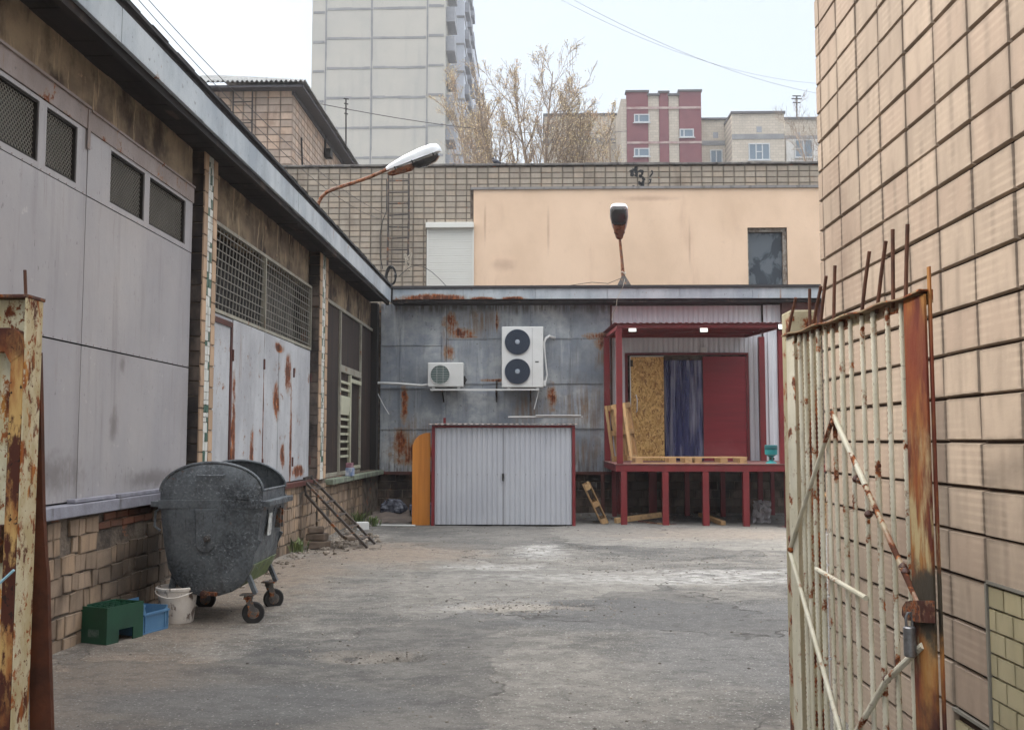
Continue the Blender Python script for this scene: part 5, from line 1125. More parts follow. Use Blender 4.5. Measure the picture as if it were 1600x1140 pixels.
# pigeon on the parapet
pg = aty(776, 259.5, YU+.1); m = MB(); m.lathe([(.01, -.14), (.035, -.1), (.065, -.02), (.07, .04), (.05, .10), (.025, .13)], (pg.x, pg.y, ZP+.16), Matrix.Rotation(R_(-70), 3, 'Y'), 12)
m.lathe([(.005, -.035), (.03, -.01), (.034, .01), (.02, .035)], (pg.x-.09, pg.y, ZP+.25), None, 10); m.box(pg.x+.08, pg.x+.22, pg.y-.03, pg.y+.03, ZP+.10, ZP+.125); m.bar((pg.x-.12, pg.y, ZP+.25), (pg.x-.15, pg.y, ZP+.245), .012)
for dy in (-.02, .02): m.bar((pg.x, pg.y+dy, ZP+.06), (pg.x, pg.y+dy, ZP+.12), .01)
m.tube([(pg.x-.06, pg.y, ZP+.17), (pg.x-.085, pg.y, ZP+.24)], .028, 8)
tag(m.build('pigeon', simple('pigeon_grey', srgb(58, 60, 70), .7), smooth=True), 'dark pigeon perched on the parapet coping left of centre', 'bird')

# ------------------------------------------------------------------ trees behind
mt_bark = simple('pale_brown_bark', srgb(150, 136, 122), .9, vcol=srgb(112, 98, 88), vscale=2, vamt=.8)
mt_leaf = NT('dry_tan_leaves'); _n = mt_leaf
_c = _n.mix(_n.tint(), srgb(188, 164, 130), srgb(222, 206, 168)); _c = _n.mix(_n.math('MULTIPLY', _n.mask(.5, .52, .64, 3), .5), _c, srgb(190, 140, 118)); _c = _n.mix(_n.math('MULTIPLY', _n.mask(.6, .55, .66, 3, 9), .5), _c, srgb(170, 168, 110)); mt_leaf = _n.done(_c, .8)
def tree(px, ptop, Y, spread, label, seed, leaf, nlimb, stems, group='half-bare trees behind the parapet'):
    rr = random.Random(seed); b = aty(px, 260, Y)
    t = thing('tree', label, 'tree', (b.x, Y, 0), group); W = MB(); Lf = MB(); segs = []
    def branch(p, d, L, r, depth):
        n = max(3, int(L/(1.0 if depth == 0 else .35))); pts = [p]; rs = [r]; q = Vector(p); dd = Vector(d); jt = (.05, .10, .16, .22)[depth]
        for i in range(n):
            dd = (dd+Vector((rr.uniform(-jt, jt), rr.uniform(-jt, jt), rr.uniform(-.03, .10)))).normalized(); q = q+dd*(L/n); pts.append(q.copy()); rs.append(max(.007, r*(1-.85*(i+1)/n)))
        W.tube(pts, rs, (6, 4, 3, 3)[depth], caps=False, tint=.5)
        if depth < 3:
            k = (nlimb, 9, 5)[depth]
            for j in range(k):
                f = (.42+.56*(j+rr.random())/k) if depth == 0 else rr.uniform(.15, .98); i = min(n-1, int(f*n)); a = rr.uniform(0, 2*math.pi); bd_ = (pts[i+1]-pts[i]).normalized()
                side = bd_.cross(Vector((math.cos(a), math.sin(a), .2))).normalized(); nd = (bd_+side*spread*(.75, .8, .9)[depth]*rr.uniform(.5, 1.1)+Vector((0, 0, .18))).normalized()
                ln = L*(.36*(1.42-f) if depth == 0 else .42*(1.15-.5*f) if depth == 1 else .45)*rr.uniform(.7, 1.15)
                branch(pts[i].lerp(pts[i+1], min(1, max(0, f*n-i))), nd, ln, max(.010, rs[i]*.5), depth+1)
        if depth >= 2:
            for i in range(1, n+1):
                for _ in range(int(leaf*1.5+rr.random())):
                    c_ = pts[i]+Vector((rr.gauss(0, .06), rr.gauss(0, .06), rr.gauss(0, .06))); s_ = rr.uniform(.02, .042)
                    u = Vector((rr.gauss(0, 1), rr.gauss(0, 1), rr.gauss(0, 1))).normalized(); v = u.cross(Vector((rr.gauss(0, 1), rr.gauss(0, 1), rr.gauss(0, 1)))).normalized()
                    Lf.add([c_-u*s_, c_+v*s_*.7, c_+u*s_, c_-v*s_*.7], [(0, 1, 2, 3)], rr.random())
    W.tube([(b.x, Y, 0), (b.x, Y, 7)], [.28, .22], 8, tint=.5)
    for (tx_, ty_) in stems:
        e = aty(tx_, ty_, Y+rr.uniform(-1, 1)); o_ = Vector((b.x, Y, 6.5)); v_ = e-o_; branch(o_, v_.normalized(), v_.length, .16, 0)
    W.build('trunk', mt_bark, t, smooth=True)
    if leaf: Lf.build('crown', mt_leaf, t)
    return t
tree(845, 84, 45, 1.0, 'tallest half-bare tan tree, in the middle behind the parapet', 3, .7, 13, [(822, 112), (842, 126), (868, 165), (795, 180)])
tree(805, 150, 42, .9, 'leaning half-bare tree between the tower and the tallest tree', 11, .45, 8, [(742, 150), (772, 195)])
tree(900, 150, 46, .9, 'half-bare tan tree right of the tallest one, before the low cream block', 5, .55, 10, [(886, 178), (918, 182), (944, 212)])
tree(958, 186, 50, .7, 'short reddish-tan tree close to the maroon striped block', 8, .9, 10, [(954, 200)])
tree(742, 130, 52, .7, 'leafy tan tree against the stepped side of the tower', 14, 1.3, 11, [(738, 150), (756, 205)])
tree(722, 205, 55, .7, 'low tan tree just right of the lamp head, before the tower', 17, 1.3, 10, [(718, 205)])
tree(1310, 150, 60, 1.2, 'leafless tree peeping out at the corner of the near tiled wall', 21, 0, 12, [(1282, 178), (1310, 150)])

# ------------------------------------------------------------------ near tiled building on the right
XR = 1.75; YC = 6.11
rw = thing('near_tiled_building', 'big-tile faced building wall rising steeply along the right of the yard', 'building', (5, 2, 0))
m = MB(); m.box(XR+.02, 9, -3, YC-.005, -.3, 9.5); m.build('wall', simple('dark_joint_mortar', srgb(58, 42, 34), .95), rw)
mt_big = tile_mat('big_pinkish_tile', srgb(172, 155, 138), .075, (.72, .14), .6, srgb(130, 112, 99), .54, .85, .6, 31, srgb(164, 144, 128), ghost=.4, gscale=(1.1, 1.1, .8))
m = MB(); TW, TH = .342, .184
cols = []; y = 6.02
cols.append((y, YC))
while y > -2.5: cols.append((y-TW, y)); y -= TW
for ci, (ya_, yb_) in enumerate(cols):
    for k in range(-9, 42):
        z0, z1 = 1.6+TH*k, 1.6+TH*(k+1)
        low = 1.05 if yb_ < 4.0 else (.49 if yb_ < 4.4 else -.2)
        if z0 < low-.02: continue
        tilt = random.uniform(-.002, .002)
        if ci == 0: m.tile((XR+.02, 0, 0), (0, 1, 0), (0, 0, 1), (-1, 0, 0), ya_+.004, yb_, z0+.004, z1-.004, .02, .006, jit=.002); continue
        m.tile((XR+.02, 0, 0), (0, 1, 0), (0, 0, 1), (-1, 0, 0), ya_+.0035, yb_-.0035, z0+.0035+tilt, z1-.0045+tilt, random.uniform(.017, .023), .006, jit=.0018)
for k in range(-9, 42):  # end face
    x = XR
    while x < 8: m.tile((0, YC-.01, 0), (1, 0, 0), (0, 0, 1), (0, 1, 0), x+.003, x+.339, 1.6+TH*k+.003, 1.6+TH*(k+1)-.004, .02, .006, jit=.002); x += TW
m.build('big_tiles', mt_big, rw)
mt_olive = tile_mat('olive_glazed_tile', srgb(176, 166, 134), .08, (.3, .2), 0, srgb(140, 130, 100), .6, .8, .3, 37)
m = MB(); z = 1.045; r = 0
while z > -.1:
    y = 4.40 + (r % 2)*.07
    while y > -2.5:
        a, b = y-.138, y; top = 1.05 if a < 3.955 else .49
        b2 = min(b, 4.32); 
        if z <= top+.001 and b2-a > .02:
            if z > .495: b2 = min(b2, 3.968)
            m.tile((XR+.02, 0, 0), (0, 1, 0), (0, 0, 1), (-1, 0, 0), a+.002, b2-.002, z-.083, z-.002, .016, .002, jit=.0008)
        y -= .140
    z -= .086; r += 1
m.build('small_tiles', mt_olive, rw)
m = MB(); m.box(XR-.004, XR+.012, 3.969, 3.983, .49, 1.05); m.box(XR-.004, XR+.012, 3.984, 4.33, .478, .492); m.box(XR-.004, XR+.012, -2.5, 3.968, 1.052, 1.064); m.build('cement_joint', simple('pale_cement', srgb(130, 126, 116), .9, bs=30, bst=.6), rw)

# ------------------------------------------------------------------ gate leaf standing open on the right
mt_gate = rusty('cream_gate_paint', srgb(206, 201, 184), srgb(184, 178, 156), .58, .66, True, scale=9, sscale=(26, 26, 2.2), slo=.62, shi=.72, rough=.6, off=4, bst=.5)
mt_gate_rust = NT('orange_rusted_stile'); _n = mt_gate_rust
_c = _n.mix(_n.mask((16, 16, 2.2), .35, .65, 7, 2), srgb(156, 112, 56), srgb(134, 66, 26)); _c = _n.mix(_n.mask((9, 9, 2.2), .46, .60, 7, 7), _c, srgb(88, 34, 18)); _c = _n.mix(_n.math('MULTIPLY', _n.region([(1.2, 2.95, 1.85, .4, .4, .25)], .3, 6, .2), .8), _c, srgb(100, 36, 18)); _c = _n.mix(_n.math('MULTIPLY', _n.region([(1.2, 2.95, 1.25, .4, .4, .45)], .3, 8, .3), _n.mask((20, 20, 4), .46, .62, 6, 3)), _c, srgb(178, 160, 118)); _c = _n.mix(_n.region([(1.2, 2.95, 1.12, .4, .4, .16)], .35, 12, .4), _c, srgb(58, 50, 38)); _c = _n.mix(_n.region([(1.2, 2.95, .62, .4, .4, .32)], .25, 10, .4), _c, srgb(62, 26, 16))
mt_gate_rust = _n.done(_c, .85, 0, _n.bump(_n.noise((40, 40, 20), 7), .6, .004))
mt_darkrust = rusty('dark_brown_rust', srgb(74, 34, 22), srgb(56, 28, 20), .5, .6, False, scale=14)
GA = Vector((1.035, 4.13, 0)); GB = Vector((1.175, 2.90, 0)); gd = (GB-GA).normalized(); gn = Vector((gd.y, -gd.x, 0)); gn = gn if gn.x < 0 else -gn
def G(px, py, off=0.0):
    p = atp(px, py, GA+gn*off, gn); return p
gt = thing('gate_leaf', 'open cream gate leaf of ribbed bars with rusty orange stile and padlock hasp', 'gate', (GA.x, GA.y, 0))
ZG = 2.035
def gp(t, z, off=0.0): return GA+gd*t+gn*off+Vector((0, 0, z))
LG = (GB-GA).length
def slabg(mb, t0, t1, z0, z1, o0, o1): 
    P = [gp(t, z, o) for z in (z0, z1) for (t, o) in ((t0, o0), (t1, o0), (t1, o1), (t0, o1))]
    mb.add(P, [(3,2,1,0),(4,5,6,7),(0,1,5,4),(1,2,6,5),(2,3,7,6),(3,0,4,7)], .5)
m = MB(); tz0 = (G(1214, 530)-GA).dot(gd); z_l = G(1214, 528).z; z_r = G(1440, 455).z
slabg(m, -.0, .085, .10, z_l-.01, -.004, .0); slabg(m, 0, .004, .10, z_l-.01, -.05, -.0045); m.build('hinge_stile', mt_gate, gt, bevel=.001)
sB_ = (G(1453, 700)-GA).dot(gd)
m = MB()
N_ = 24
for i in range(N_):
    LR = sB_+.006; t0, t1 = LR*i/N_, LR*(i+1)/N_; za = z_l+(z_r-z_l)*i/N_+.004*math.sin(i*1.1)-.006; zb = z_l+(z_r-z_l)*(i+1)/N_+.004*math.sin((i+1)*1.1)-.006
    P = [gp(t0, za, -.022), gp(t1, zb, -.022), gp(t1, zb, .022), gp(t0, za, .022), gp(t0, za+.005, -.022), gp(t1, zb+.005, -.022), gp(t1, zb+.005, .022), gp(t0, za+.005, .022)]
    m.add(P, [(3,2,1,0),(4,5,6,7),(0,1,5,4),(1,2,6,5),(2,3,7,6),(3,0,4,7)], .5)
    P = [gp(t0, za-.035, -.016), gp(t1, zb-.035, -.016), gp(t1, zb-.035, -.022), gp(t0, za-.035, -.022), gp(t0, za, -.016), gp(t1, zb, -.016), gp(t1, zb, -.022), gp(t0, za, -.022)]
    m.add(P, [(3,2,1,0),(4,5,6,7),(0,1,5,4),(1,2,6,5),(2,3,7,6),(3,0,4,7)], .5)
slabg(m, .005, LG, .10, .15, -.046, -.04)
m.build('top_rail', rusty('rust_edged_gate_paint', srgb(160, 150, 120), srgb(120, 80, 56), .47, .58, True, scale=11), gt)
# latch stile: wide rusty flat + angle, thin strip beyond it
sA, sB = (G(1421, 700)-GA).dot(gd), (G(1453, 700)-GA).dot(gd)
m = MB(); slabg(m, sA, sB, .08, z_r-.012, .002, .006); slabg(m, sB, sB+.004, .08, z_r-.012, -.002, .006); m.build('latch_stile', mt_gate_rust, gt, bevel=.001)
m = MB(); tB = sB+.012; P0 = [gp(tB, 0, 0)]
q = []
for z in (.08, .5, 1.0, 1.5, 2.0, z_r+.07): q.append(gp(tB+.004*math.sin(z*3)-.01*(z > 1.7)*(z-1.7), z, -.01))
for a_, b_ in zip(q, q[1:]): m.bar(a_, b_, .016, .005, up=gn)
m.build('meeting_strip', mt_gate_rust, gt)
# ribbed bars
def rebar(mb, a, b, r):
    a, b = Vector(a), Vector(b); L = (b-a).length; d = (b-a)/L; n = int(L/.009); pts = []; rs = []
    x = d.orthogonal().normalized()
    for i in range(n+1): pts.append(a+d*(L*i/n)); rs.append(r*(1.0+(.16 if i % 2 else -.10)))
    mb.tube(pts, rs, 7, tint=.5)
xs_top = (1246, 1254, 1264, 1275, 1286, 1297, 1311, 1325, 1343, 1361, 1383, 1405)
for i, px in enumerate(xs_top):
    t = (G(px, 560)-GA).dot(gd); zt_ = z_l+(z_r-z_l)*t/LG-.012; r = .0082 if i % 3 else .0098
    m = MB(); rebar(m, gp(t, zt_, -.012), gp(t+random.uniform(-.006, .006)+.003, .12, -.012+random.uniform(-.004, .004)), r); m.build('bar', mt_gate, gt, smooth=True, ang=80)
mt_spike = simple('brown_rusted_rod', srgb(96, 62, 46), .85, vcol=srgb(66, 42, 34), vscale=14, vamt=.9)
for (xa, ya_, xb_, yb_) in ((95, 950, 165, 670), (270, 770, 272, 600), (290, 860, 360, 580), (350, 830, 400, 500), (455, 785, 468, 420), (668, 690, 735, 310), (788, 635, 862, 230), (915, 600, 915, 140), (1012, 600, 1030, 100)):
    a_ = G(1210+xa/4.955, 330+ya_/4.955, -.012); b_ = G(1210+xb_/4.955, 330+yb_/4.955, -.012); t = (a_-GA).dot(gd); a_.z = min(a_.z, z_l+(z_r-z_l)*t/LG+.0); m = MB(); m.tube([a_-Vector((0, 0, .02)), a_.lerp(b_, .5), b_], .0065, 7); m.build('spike', mt_spike, gt, smooth=True)
for (x0, y0, x1, y1, r) in ((1303, 648, 1234, 857, .0085), (1234, 860, 1318, 1160, .0085), (1300, 644, 1352, 758, .0095), (1351, 757, 1434, 940, .0095), (1276, 889, 1353, 934, .0095), (1442, 1008, 1385, 1062, .0105), (1386, 1060, 1335, 1148, .0105)):
    m = MB(); m.tube([G(x0, y0, .006), G((x0+x1)/2, (y0+y1)/2, .009), G(x1, y1, .006)], r, 9); m.build('brace', mt_gate if y0 != 757 else rusty('flaking_brace_paint', srgb(176, 166, 140), srgb(130, 84, 60), .46, .54, False, scale=16), gt, smooth=True)
m = MB()
for (x, y) in ((1344, 750), (1303, 660), (1357, 803), (1386, 1060), (1236, 858), (1338, 748), (1411, 885), (1415, 893)):
    c = G(x, y, .004); m.lathe([(.003, -.014), (.012, -.008), (.015, .0), (.011, .009), (.003, .014)], c, None, 8)
m.build('weld_lump', mt_darkrust, gt, smooth=True)
# hasp plate and padlock
m = MB(); P = [(1409, 948), (1415, 939), (1426, 937), (1460, 938), (1462, 973), (1431, 972), (1430, 970), (1414, 968), (1409, 960)]
a_ = [G(x, y, .016) for x, y in P]; b_ = [G(x, y, .022) for x, y in P]; k = len(P); m.add(a_+b_, [tuple(range(k)), tuple(range(2*k-1, k-1, -1))]+[(i, i+k, (i+1) % k+k, (i+1) % k) for i in range(k)], .5); m.build('hasp_plate', mt_darkrust, gt, bevel=.001)
c = G(1421.5, 998, .03); pk = thing('padlock', 'grey steel padlock hanging from the hasp of the open gate', 'padlock', c)
mt_lock = simple('brushed_lock_steel', srgb(132, 132, 134), .35, metal=.7, vcol=srgb(96, 94, 92), vscale=40, vamt=.8)
m = MB(); m.lathe([(.014, -.052), (.0185, -.048), (.0185, .034), (.015, .038)], c, None, 20); m.build('lock_body', mt_lock, pk, smooth=True)
m = MB(); m.tube([(c.x-.009, c.y, c.z+.036), (c.x-.010, c.y, c.z+.065), (c.x-.004, c.y, c.z+.078), (c.x+.004, c.y, c.z+.078), (c.x+.010, c.y, c.z+.065), (c.x+.009, c.y, c.z+.036)], .0045, 8); m.build('shackle', mt_lock, pk, smooth=True)
# gate post behind the leaf
gpst = thing('gate_post', 'rust-stained cream square steel post standing behind the open gate leaf', 'post', (1.3, 4.5, 0))
a_ = aty(1234, 500, 4.45); b_ = aty(1272, 500, 4.45); zt_ = aty(1255, 484, 4.45).z
m = MB(); m.box(a_.x, b_.x+.015, 4.45, 4.60, -.05, zt_); m.build('post_tube', rusty('rust_run_post_paint', srgb(176, 168, 142), srgb(150, 140, 110), .52, .60, True, scale=8, off=9, regions=[(1.27, 4.45, 2.1, .05, .3, .12), (1.24, 4.45, 1.6, .05, .3, .5)]), gpst, bevel=.008)
m = MB(); m.box(a_.x+.01, a_.x+.018, 4.44, 4.449, zt_-.05, zt_-.03); m.tube([(1.12, 4.36, 1.75), (1.12, 4.36, 1.87)], .016, 8); m.build('hinge', mt_darkrust, gpst)
# ------------------------------------------------------------------ near left gate post, its leaf folded behind it
lp_ = thing('gate_post', 'flaking cream and rust gate post at the left edge of the view', 'post', (-1.6, 3.0, 0))
a_, b_ = aty(-60, 480, 3.0), aty(45, 480, 3.0); zt_ = aty(20, 466, 3.0).z
mt_lpost = NT('flaking_cream_and_rust'); _n = mt_lpost
_c = _n.mix(_n.mask((14, 14, 8), .35, .65, 6, 2), srgb(208, 202, 176), srgb(184, 172, 136)); _r = _n.mix(_n.mask((20, 20, 5), .4, .6, 6, 5), srgb(150, 84, 34), srgb(84, 38, 20)); _r = _n.mix(_n.math('MULTIPLY', _n.mask((18, 18, 3), .52, .64, 6, 15), .8), _r, srgb(196, 140, 64))
mt_lp_paint = _n; _c = _n.mix(_n.math('MAXIMUM', _n.mask((18, 18, 9), .515, .575, 9, 8, .72), _n.mask((60, 60, 50), .60, .66, 4, 58)), _c, _r); mt_lpost = _n.done(_c, .85, 0, _n.bump(_n.noise((50, 50, 30), 7), .7, .005))
m = MB(); m.box(a_.x, b_.x-.008, 3.03, 3.09, -.05, zt_); m.build('back_plate', mt_lpost, lp_, bevel=.002)
m = MB(); m.box(a_.x, b_.x+.002, 2.99, 3.10, zt_+.001, zt_+.012); m.build('cap', mt_darkrust, lp_, bevel=.002)
m = MB(); m.box(b_.x-.007, b_.x, 2.99, 3.09, -.05, zt_); m.build('edge_flange', mt_lpost, lp_, bevel=.001)
x1_, x0_ = aty(36, 600, 2.99).x, aty(16, 600, 2.99).x; zf_ = aty(20, 512, 2.99).z
mt_lrust = NT('orange_brown_rusted_channel'); _n = mt_lrust
_c = _n.mix(_n.mask((16, 16, 3), .38, .6, 7, 2), srgb(190, 156, 98), srgb(142, 80, 36)); _c = _n.mix(_n.mask((12, 12, 4), .48, .56, 9, 9, .7), _c, srgb(74, 34, 20)); _c = _n.mix(_n.mask((50, 50, 40), .60, .66, 4, 29), _c, srgb(40, 22, 16)); _c = _n.mix(_n.region([(-1.6, 3, 2.02, .3, .3, .2), (-1.58, 3, .55, .3, .3, .4)], .3, 10, .4), _c, srgb(70, 32, 20)); mt_lrust = _n.done(_c, .85, 0, _n.bump(_n.noise((40, 40, 18), 7), .7, .005))
m = MB(); m.box(x0_, x1_, 2.985, 3.028, -.05, zf_-.05)
r = .05; pts = [(x1_-r+r*math.sin(t), zf_-r+r*math.cos(t)) for t in [math.pi/2*i/6 for i in range(7)]]; poly = [(a_.x, zf_-.075), (a_.x, zf_)]+pts+[(x1_, zf_-.08), (x0_, zf_-.11), (x0_-.02, zf_-.075)]
m.prism(poly, 2.984, 3.027); m.build('rusted_channel', mt_lrust, lp_, bevel=.003)
m = MB(); m.box(a_.x, x0_-.02, 3.005, 3.028, aty(5, 880, 3).z, aty(5, 820, 3).z); m.box(a_.x, x0_-.03, 3.005, 3.028, -.05, aty(5, 1075, 3).z); m.build('rusted_patch_plate', mt_darkrust, lp_, bevel=.002)
p_ = aty(41, 458, 3.06); q_ = aty(39, 422, 3.06); m = MB(); m.tube([p_-Vector((0, 0, .02)), q_], .005, 6); m.build('spike', mt_spike, lp_)
P = [(50, 550), (62, 550), (64, 640), (66, 760), (67, 800), (71, 872), (74, 900), (76, 1000), (81, 1160), (46, 1160), (46, 800)]
m = MB(); yy = 3.14; a2 = [aty(x, y, yy) for x, y in P]; b2 = [p+Vector((0, .02, 0)) for p in a2]; k = len(P)
m.add(a2+b2, [tuple(range(k)), tuple(range(2*k-1, k-1, -1))]+[(i, i+k, (i+1) % k+k, (i+1) % k) for i in range(k)], .5)
mt_bp = simple('brown_rusted_plate', srgb(88, 46, 26), .9, vcol=srgb(58, 32, 22), vscale=9, vamt=.9, grime=srgb(112, 60, 30), gscale=(18, 18, 5), glo=.56, ghi=.7, bs=50, bst=.5); m.build('rusted_plate', mt_bp, lp_)
cable('wire_tie', 'blue-white wire knotted to the rusty left gate post', [aty(x, y, 2.96) for x, y in ((-25, 928), (-5, 915), (8, 903), (22, 890))], .004, simple('pale_blue_wire', srgb(150, 190, 206), .5), 'wire')

# ------------------------------------------------------------------ galvanised rubbish container
mt_bin = NT('spangled_galvanised_steel'); _n = mt_bin
_v = _n.n('ShaderNodeTexVoronoi'); _v.inputs['Scale'].default_value = 60; _n.l(_n.pos, _v.inputs['Vector']); _x = _n.n('ShaderNodeSeparateXYZ'); _n.l(_v.outputs['Color'], _x.inputs[0])
_c = _n.mix(_n.mask(2.4, .38, .62, 7), srgb(48, 52, 56), srgb(92, 97, 101)); _c = _n.mix(_n.math('MULTIPLY', _x.outputs[0], .35), _c, srgb(128, 134, 140)); _c = _n.mix(_n.math('MULTIPLY', _n.math('MULTIPLY', _n.mask((34, 34, 46), .54, .66, 6, 9, .7), _n.mask(3, .42, .6, 4, 19)), .8), _c, srgb(158, 164, 170)); _c = _n.mix(_n.math('MULTIPLY', _n.mask((40, 40, 5), .60, .68, 5, 29), .5), _c, srgb(40, 40, 42))
_c = _n.mix(_n.math('MULTIPLY', _n.mask((7, 7, 1.2), .52, .7, 6, 14), .5), _c, srgb(52, 48, 46)); _c = _n.mix(_n.math('MULTIPLY', _n.mask((6, 6, 6), .66, .72, 7, 22), .7), _c, srgb(100, 70, 54))
mt_bin = _n.done(_c, _n.mixf(_n.mask(9, .3, .7), .42, .7), .35, _n.bump(_n.noise(3.5, 4), .35, .02))
mt_tyre = simple('black_tyre', srgb(34, 32, 32), .8); mt_caster = rusty('caster_steel', srgb(84, 82, 80), srgb(66, 62, 60), .5, .62, False, scale=14)
bn = thing('rubbish_container', 'dented grey galvanised wheeled rubbish container with arched ends and open lid', 'rubbish container', (-2.915, 9.34, -.01), local=True, rz=R_(2.0))
HW, HL = .455, .46
def Upoly(hw, z_top, zb=.30, inset=0.0):
    P = [(-hw, z_top), (-hw+.012, .95), (-hw+.045, .70), (-hw+.085, .50), (-hw+.155, .36), (-hw+.26, .285), (-.08, .25), (.08, .25), (hw-.26, .285), (hw-.155, .36), (hw-.085, .50), (hw-.045, .70), (hw-.012, .95), (hw, z_top)]
    cx_, cz_ = 0, .7; return [(x*(1-inset), cz_+(z-cz_)*(1-inset) if z < z_top else z) for x, z in P]
body = Upoly(HW, 1.06)
def shell(mb, P, y0, y1, t=.012):
    # skin swept along y, bulging a little at the middle
    ny = 8; vs = []; k = len(P)
    for i in range(ny+1):
        y = y0+(y1-y0)*i/ny; s_ = 1+.018*math.sin(math.pi*i/ny)
        vs += [(x*s_, y, z) for x, z in P]
    nn = len(vs); vs += [(x*.975, y*.97, z+(.012 if z < 1.0 else 0)) for x, y, z in vs]
    f = [(i*k+j, i*k+j+1, (i+1)*k+j+1, (i+1)*k+j) for i in range(ny) for j in range(k-1)]; f += [tuple(nn+q for q in r_[::-1]) for r_ in f]
    f += [(i*k+j, nn+i*k+j, nn+(i+1)*k+j, (i+1)*k+j) for i in range(ny) for j in (0, k-1)]
    mb.add(vs, f, .5)
m = MB(); shell(m, body, -HL, HL)
m.build('body', mt_bin, bn, smooth=True, ang=40)
arc = [(HW*math.cos(a_)*1.0, 1.17+.255*math.sin(a_)) for a_ in [math.pi*i/28 for i in range(29)]]
end = body[:-1]+[(HW, 1.06)]+arc
for y0 in (-HL, HL):
    sg = -1 if y0 < 0 else 1; m = MB(); P = end; k = len(P)
    rings = [(1.0, 0.0), (.93, .022), (.75, .034), (.45, .042), (.001, .046)]; vs = []
    for (s_, b_) in rings: vs += [(x*s_, y0+sg*b_, .82+(z-.82)*s_) for x, z in P]
    f = [(i*k+j, i*k+(j+1) % k, (i+1)*k+(j+1) % k, (i+1)*k+j) for i in range(len(rings)-1) for j in range(k)]
    m.add(vs, f, .5); m.add([(x, y-sg*.006, z) for x, y, z in vs], [q[::-1] for q in f], .5)
    o = m.build('end_wall', mt_bin, bn, smooth=True, ang=40)
    q = MB(); q.tube([(x, y0, z) for x, z in arc], .014, 8); q.build('arched_rim', mt_bin, o, smooth=True)
    q = MB(); q.box(-HW-.005, HW+.005, y0+sg*.03-.014, y0+sg*.03+.022*sg+.014, 1.02, 1.095); q.build('reinforcing_band', mt_bin, o, bevel=.006)
    q = MB(); q.tube([(-.12, y0+sg*.03, 1.315), (-.11, y0+sg*.065, 1.31), (.11, y0+sg*.065, 1.31), (.12, y0+sg*.03, 1.315)], .010, 8); q.build('handle', mt_bin, o, smooth=True)
    q = MB(); pl_ = [(-.10, 1.015)]+[(-.085+.0*i, .85) for i in range(1)]+[(-.085*math.cos(a_), .72-.085*math.sin(a_)) for a_ in [math.pi*i/10 for i in range(11)]]+[(.10, 1.015)]; pl_ = [(x-.03, z) for x, z in pl_]
    yy0, yy1 = sorted((y0+sg*.042, y0+sg*.064)); q.prism(pl_, yy0, yy1); q.build('pivot_plate', mt_bin, o, bevel=.006)
    q = MB(); q.lathe([(.028, 0), (.028, .03), (.016, .034), (.014, .055)], (-.01, y0+sg*.064, .76), Matrix.Rotation(R_(90 if sg < 0 else -90), 3, 'X'), 16); q.build('pivot_bolt', mt_caster, o, smooth=True)
    q = MB(); q.box(.22, .34, y0+sg*.03-.02, y0+sg*.03+.02, 1.098, 1.145); q.build('hinge_plate', mt_bin, o, bevel=.004)
# long sides above the rim and the projecting lifting rails
for xx in (HW-.012, -HW+.004): m = MB(); m.box(xx, xx+.008, -HL, HL, 1.06, 1.175); m.build('side_panel', mt_bin, bn)
m = MB(); m.tube([(HW-.006, -HL, 1.178), (HW-.006, HL, 1.178)], .011, 8); m.build('side_rim', mt_bin, bn, smooth=True)
for sx in (1, -1): m = MB(); x0, x1 = sorted((sx*(HW+.0), sx*(HW+.075))); m.box(x0, x1, -HL-.03, HL+.03, 1.035, 1.085); m.build('lifting_rail', mt_bin, bn, bevel=.006)
lidp = [((HW-.02)*math.cos(a_), 1.165+.235*math.sin(a_)) for a_ in [math.pi*(.56+.44*i/14) for i in range(15)]]; k = len(lidp)
m = MB(); vs = [(x, y, z) for y in (-HL+.02, HL-.02) for x, z in lidp]+[(x*.98, y, z-.008) for y in (-HL+.02, HL-.02) for x, z in lidp]; f = [(i, i+1, k+i+1, k+i) for i in range(k-1)]; f += [tuple(2*k+q for q in r_[::-1]) for r_ in f]; f += [(0, k, 3*k, 2*k), (k-1, 3*k-1, 4*k-1, 2*k-1)]; m.add(vs, f, .5); m.build('sliding_lid', mt_bin, bn, smooth=True)
m = MB(); 
for yy in (-.26, 0, .26): m.bar((HW-.005, yy, 1.0), (HW-.10, yy, .47), .02, .03, up=(1, 0, 0))
m.build('side_ribs', mt_bin, bn)
for sg in (-1, 1): m = MB(); m.bar((HW-.03, sg*(HL-.02), .74), (HW-.22, sg*(HL-.0), .36), .05, .03, up=(0, 1, 0)); m.build('corner_gusset', mt_bin, bn, bevel=.005)
mt_moss = simple('mossy_green_paint', srgb(108, 116, 72), .85, vcol=srgb(76, 92, 60), vscale=8, vamt=1, grime=srgb(120, 120, 112))
m = MB(); m.prism([(HW-.110, .52), (HW-.062, .52), (HW-.155, .34), (HW-.20, .33)], -HL+.03, HL-.03); m.build('mossy_apron', mt_moss, bn, bevel=.006)
mt_label = simple('torn_white_label', srgb(206, 206, 202), .6, vcol=srgb(120, 120, 118), vscale=16, vamt=1)
m = MB(); m.obox((HW+.004, -.18, .86), (.006, .13, .20), Matrix.Rotation(R_(3.4), 3, 'Y')); m.build('torn_label', mt_label, bn)
m = MB(); m.box(HW-.03, HW+.03, .15, .17, .80, .98); m.box(HW-.03, HW+.03, .25, .27, .80, .98); m.build('side_bracket', mt_caster, bn)
m = MB(); m.obox((.02, -HL-.03, .275), (.12, .04, .03), Matrix.Rotation(R_(6), 3, 'Y')); m.lathe([(.03, -.02), (.035, .02), (.012, .03)], (-.04, -HL-.02, .27), RX, 12); m.build('drain_cover', mt_darkrust, bn, smooth=True)
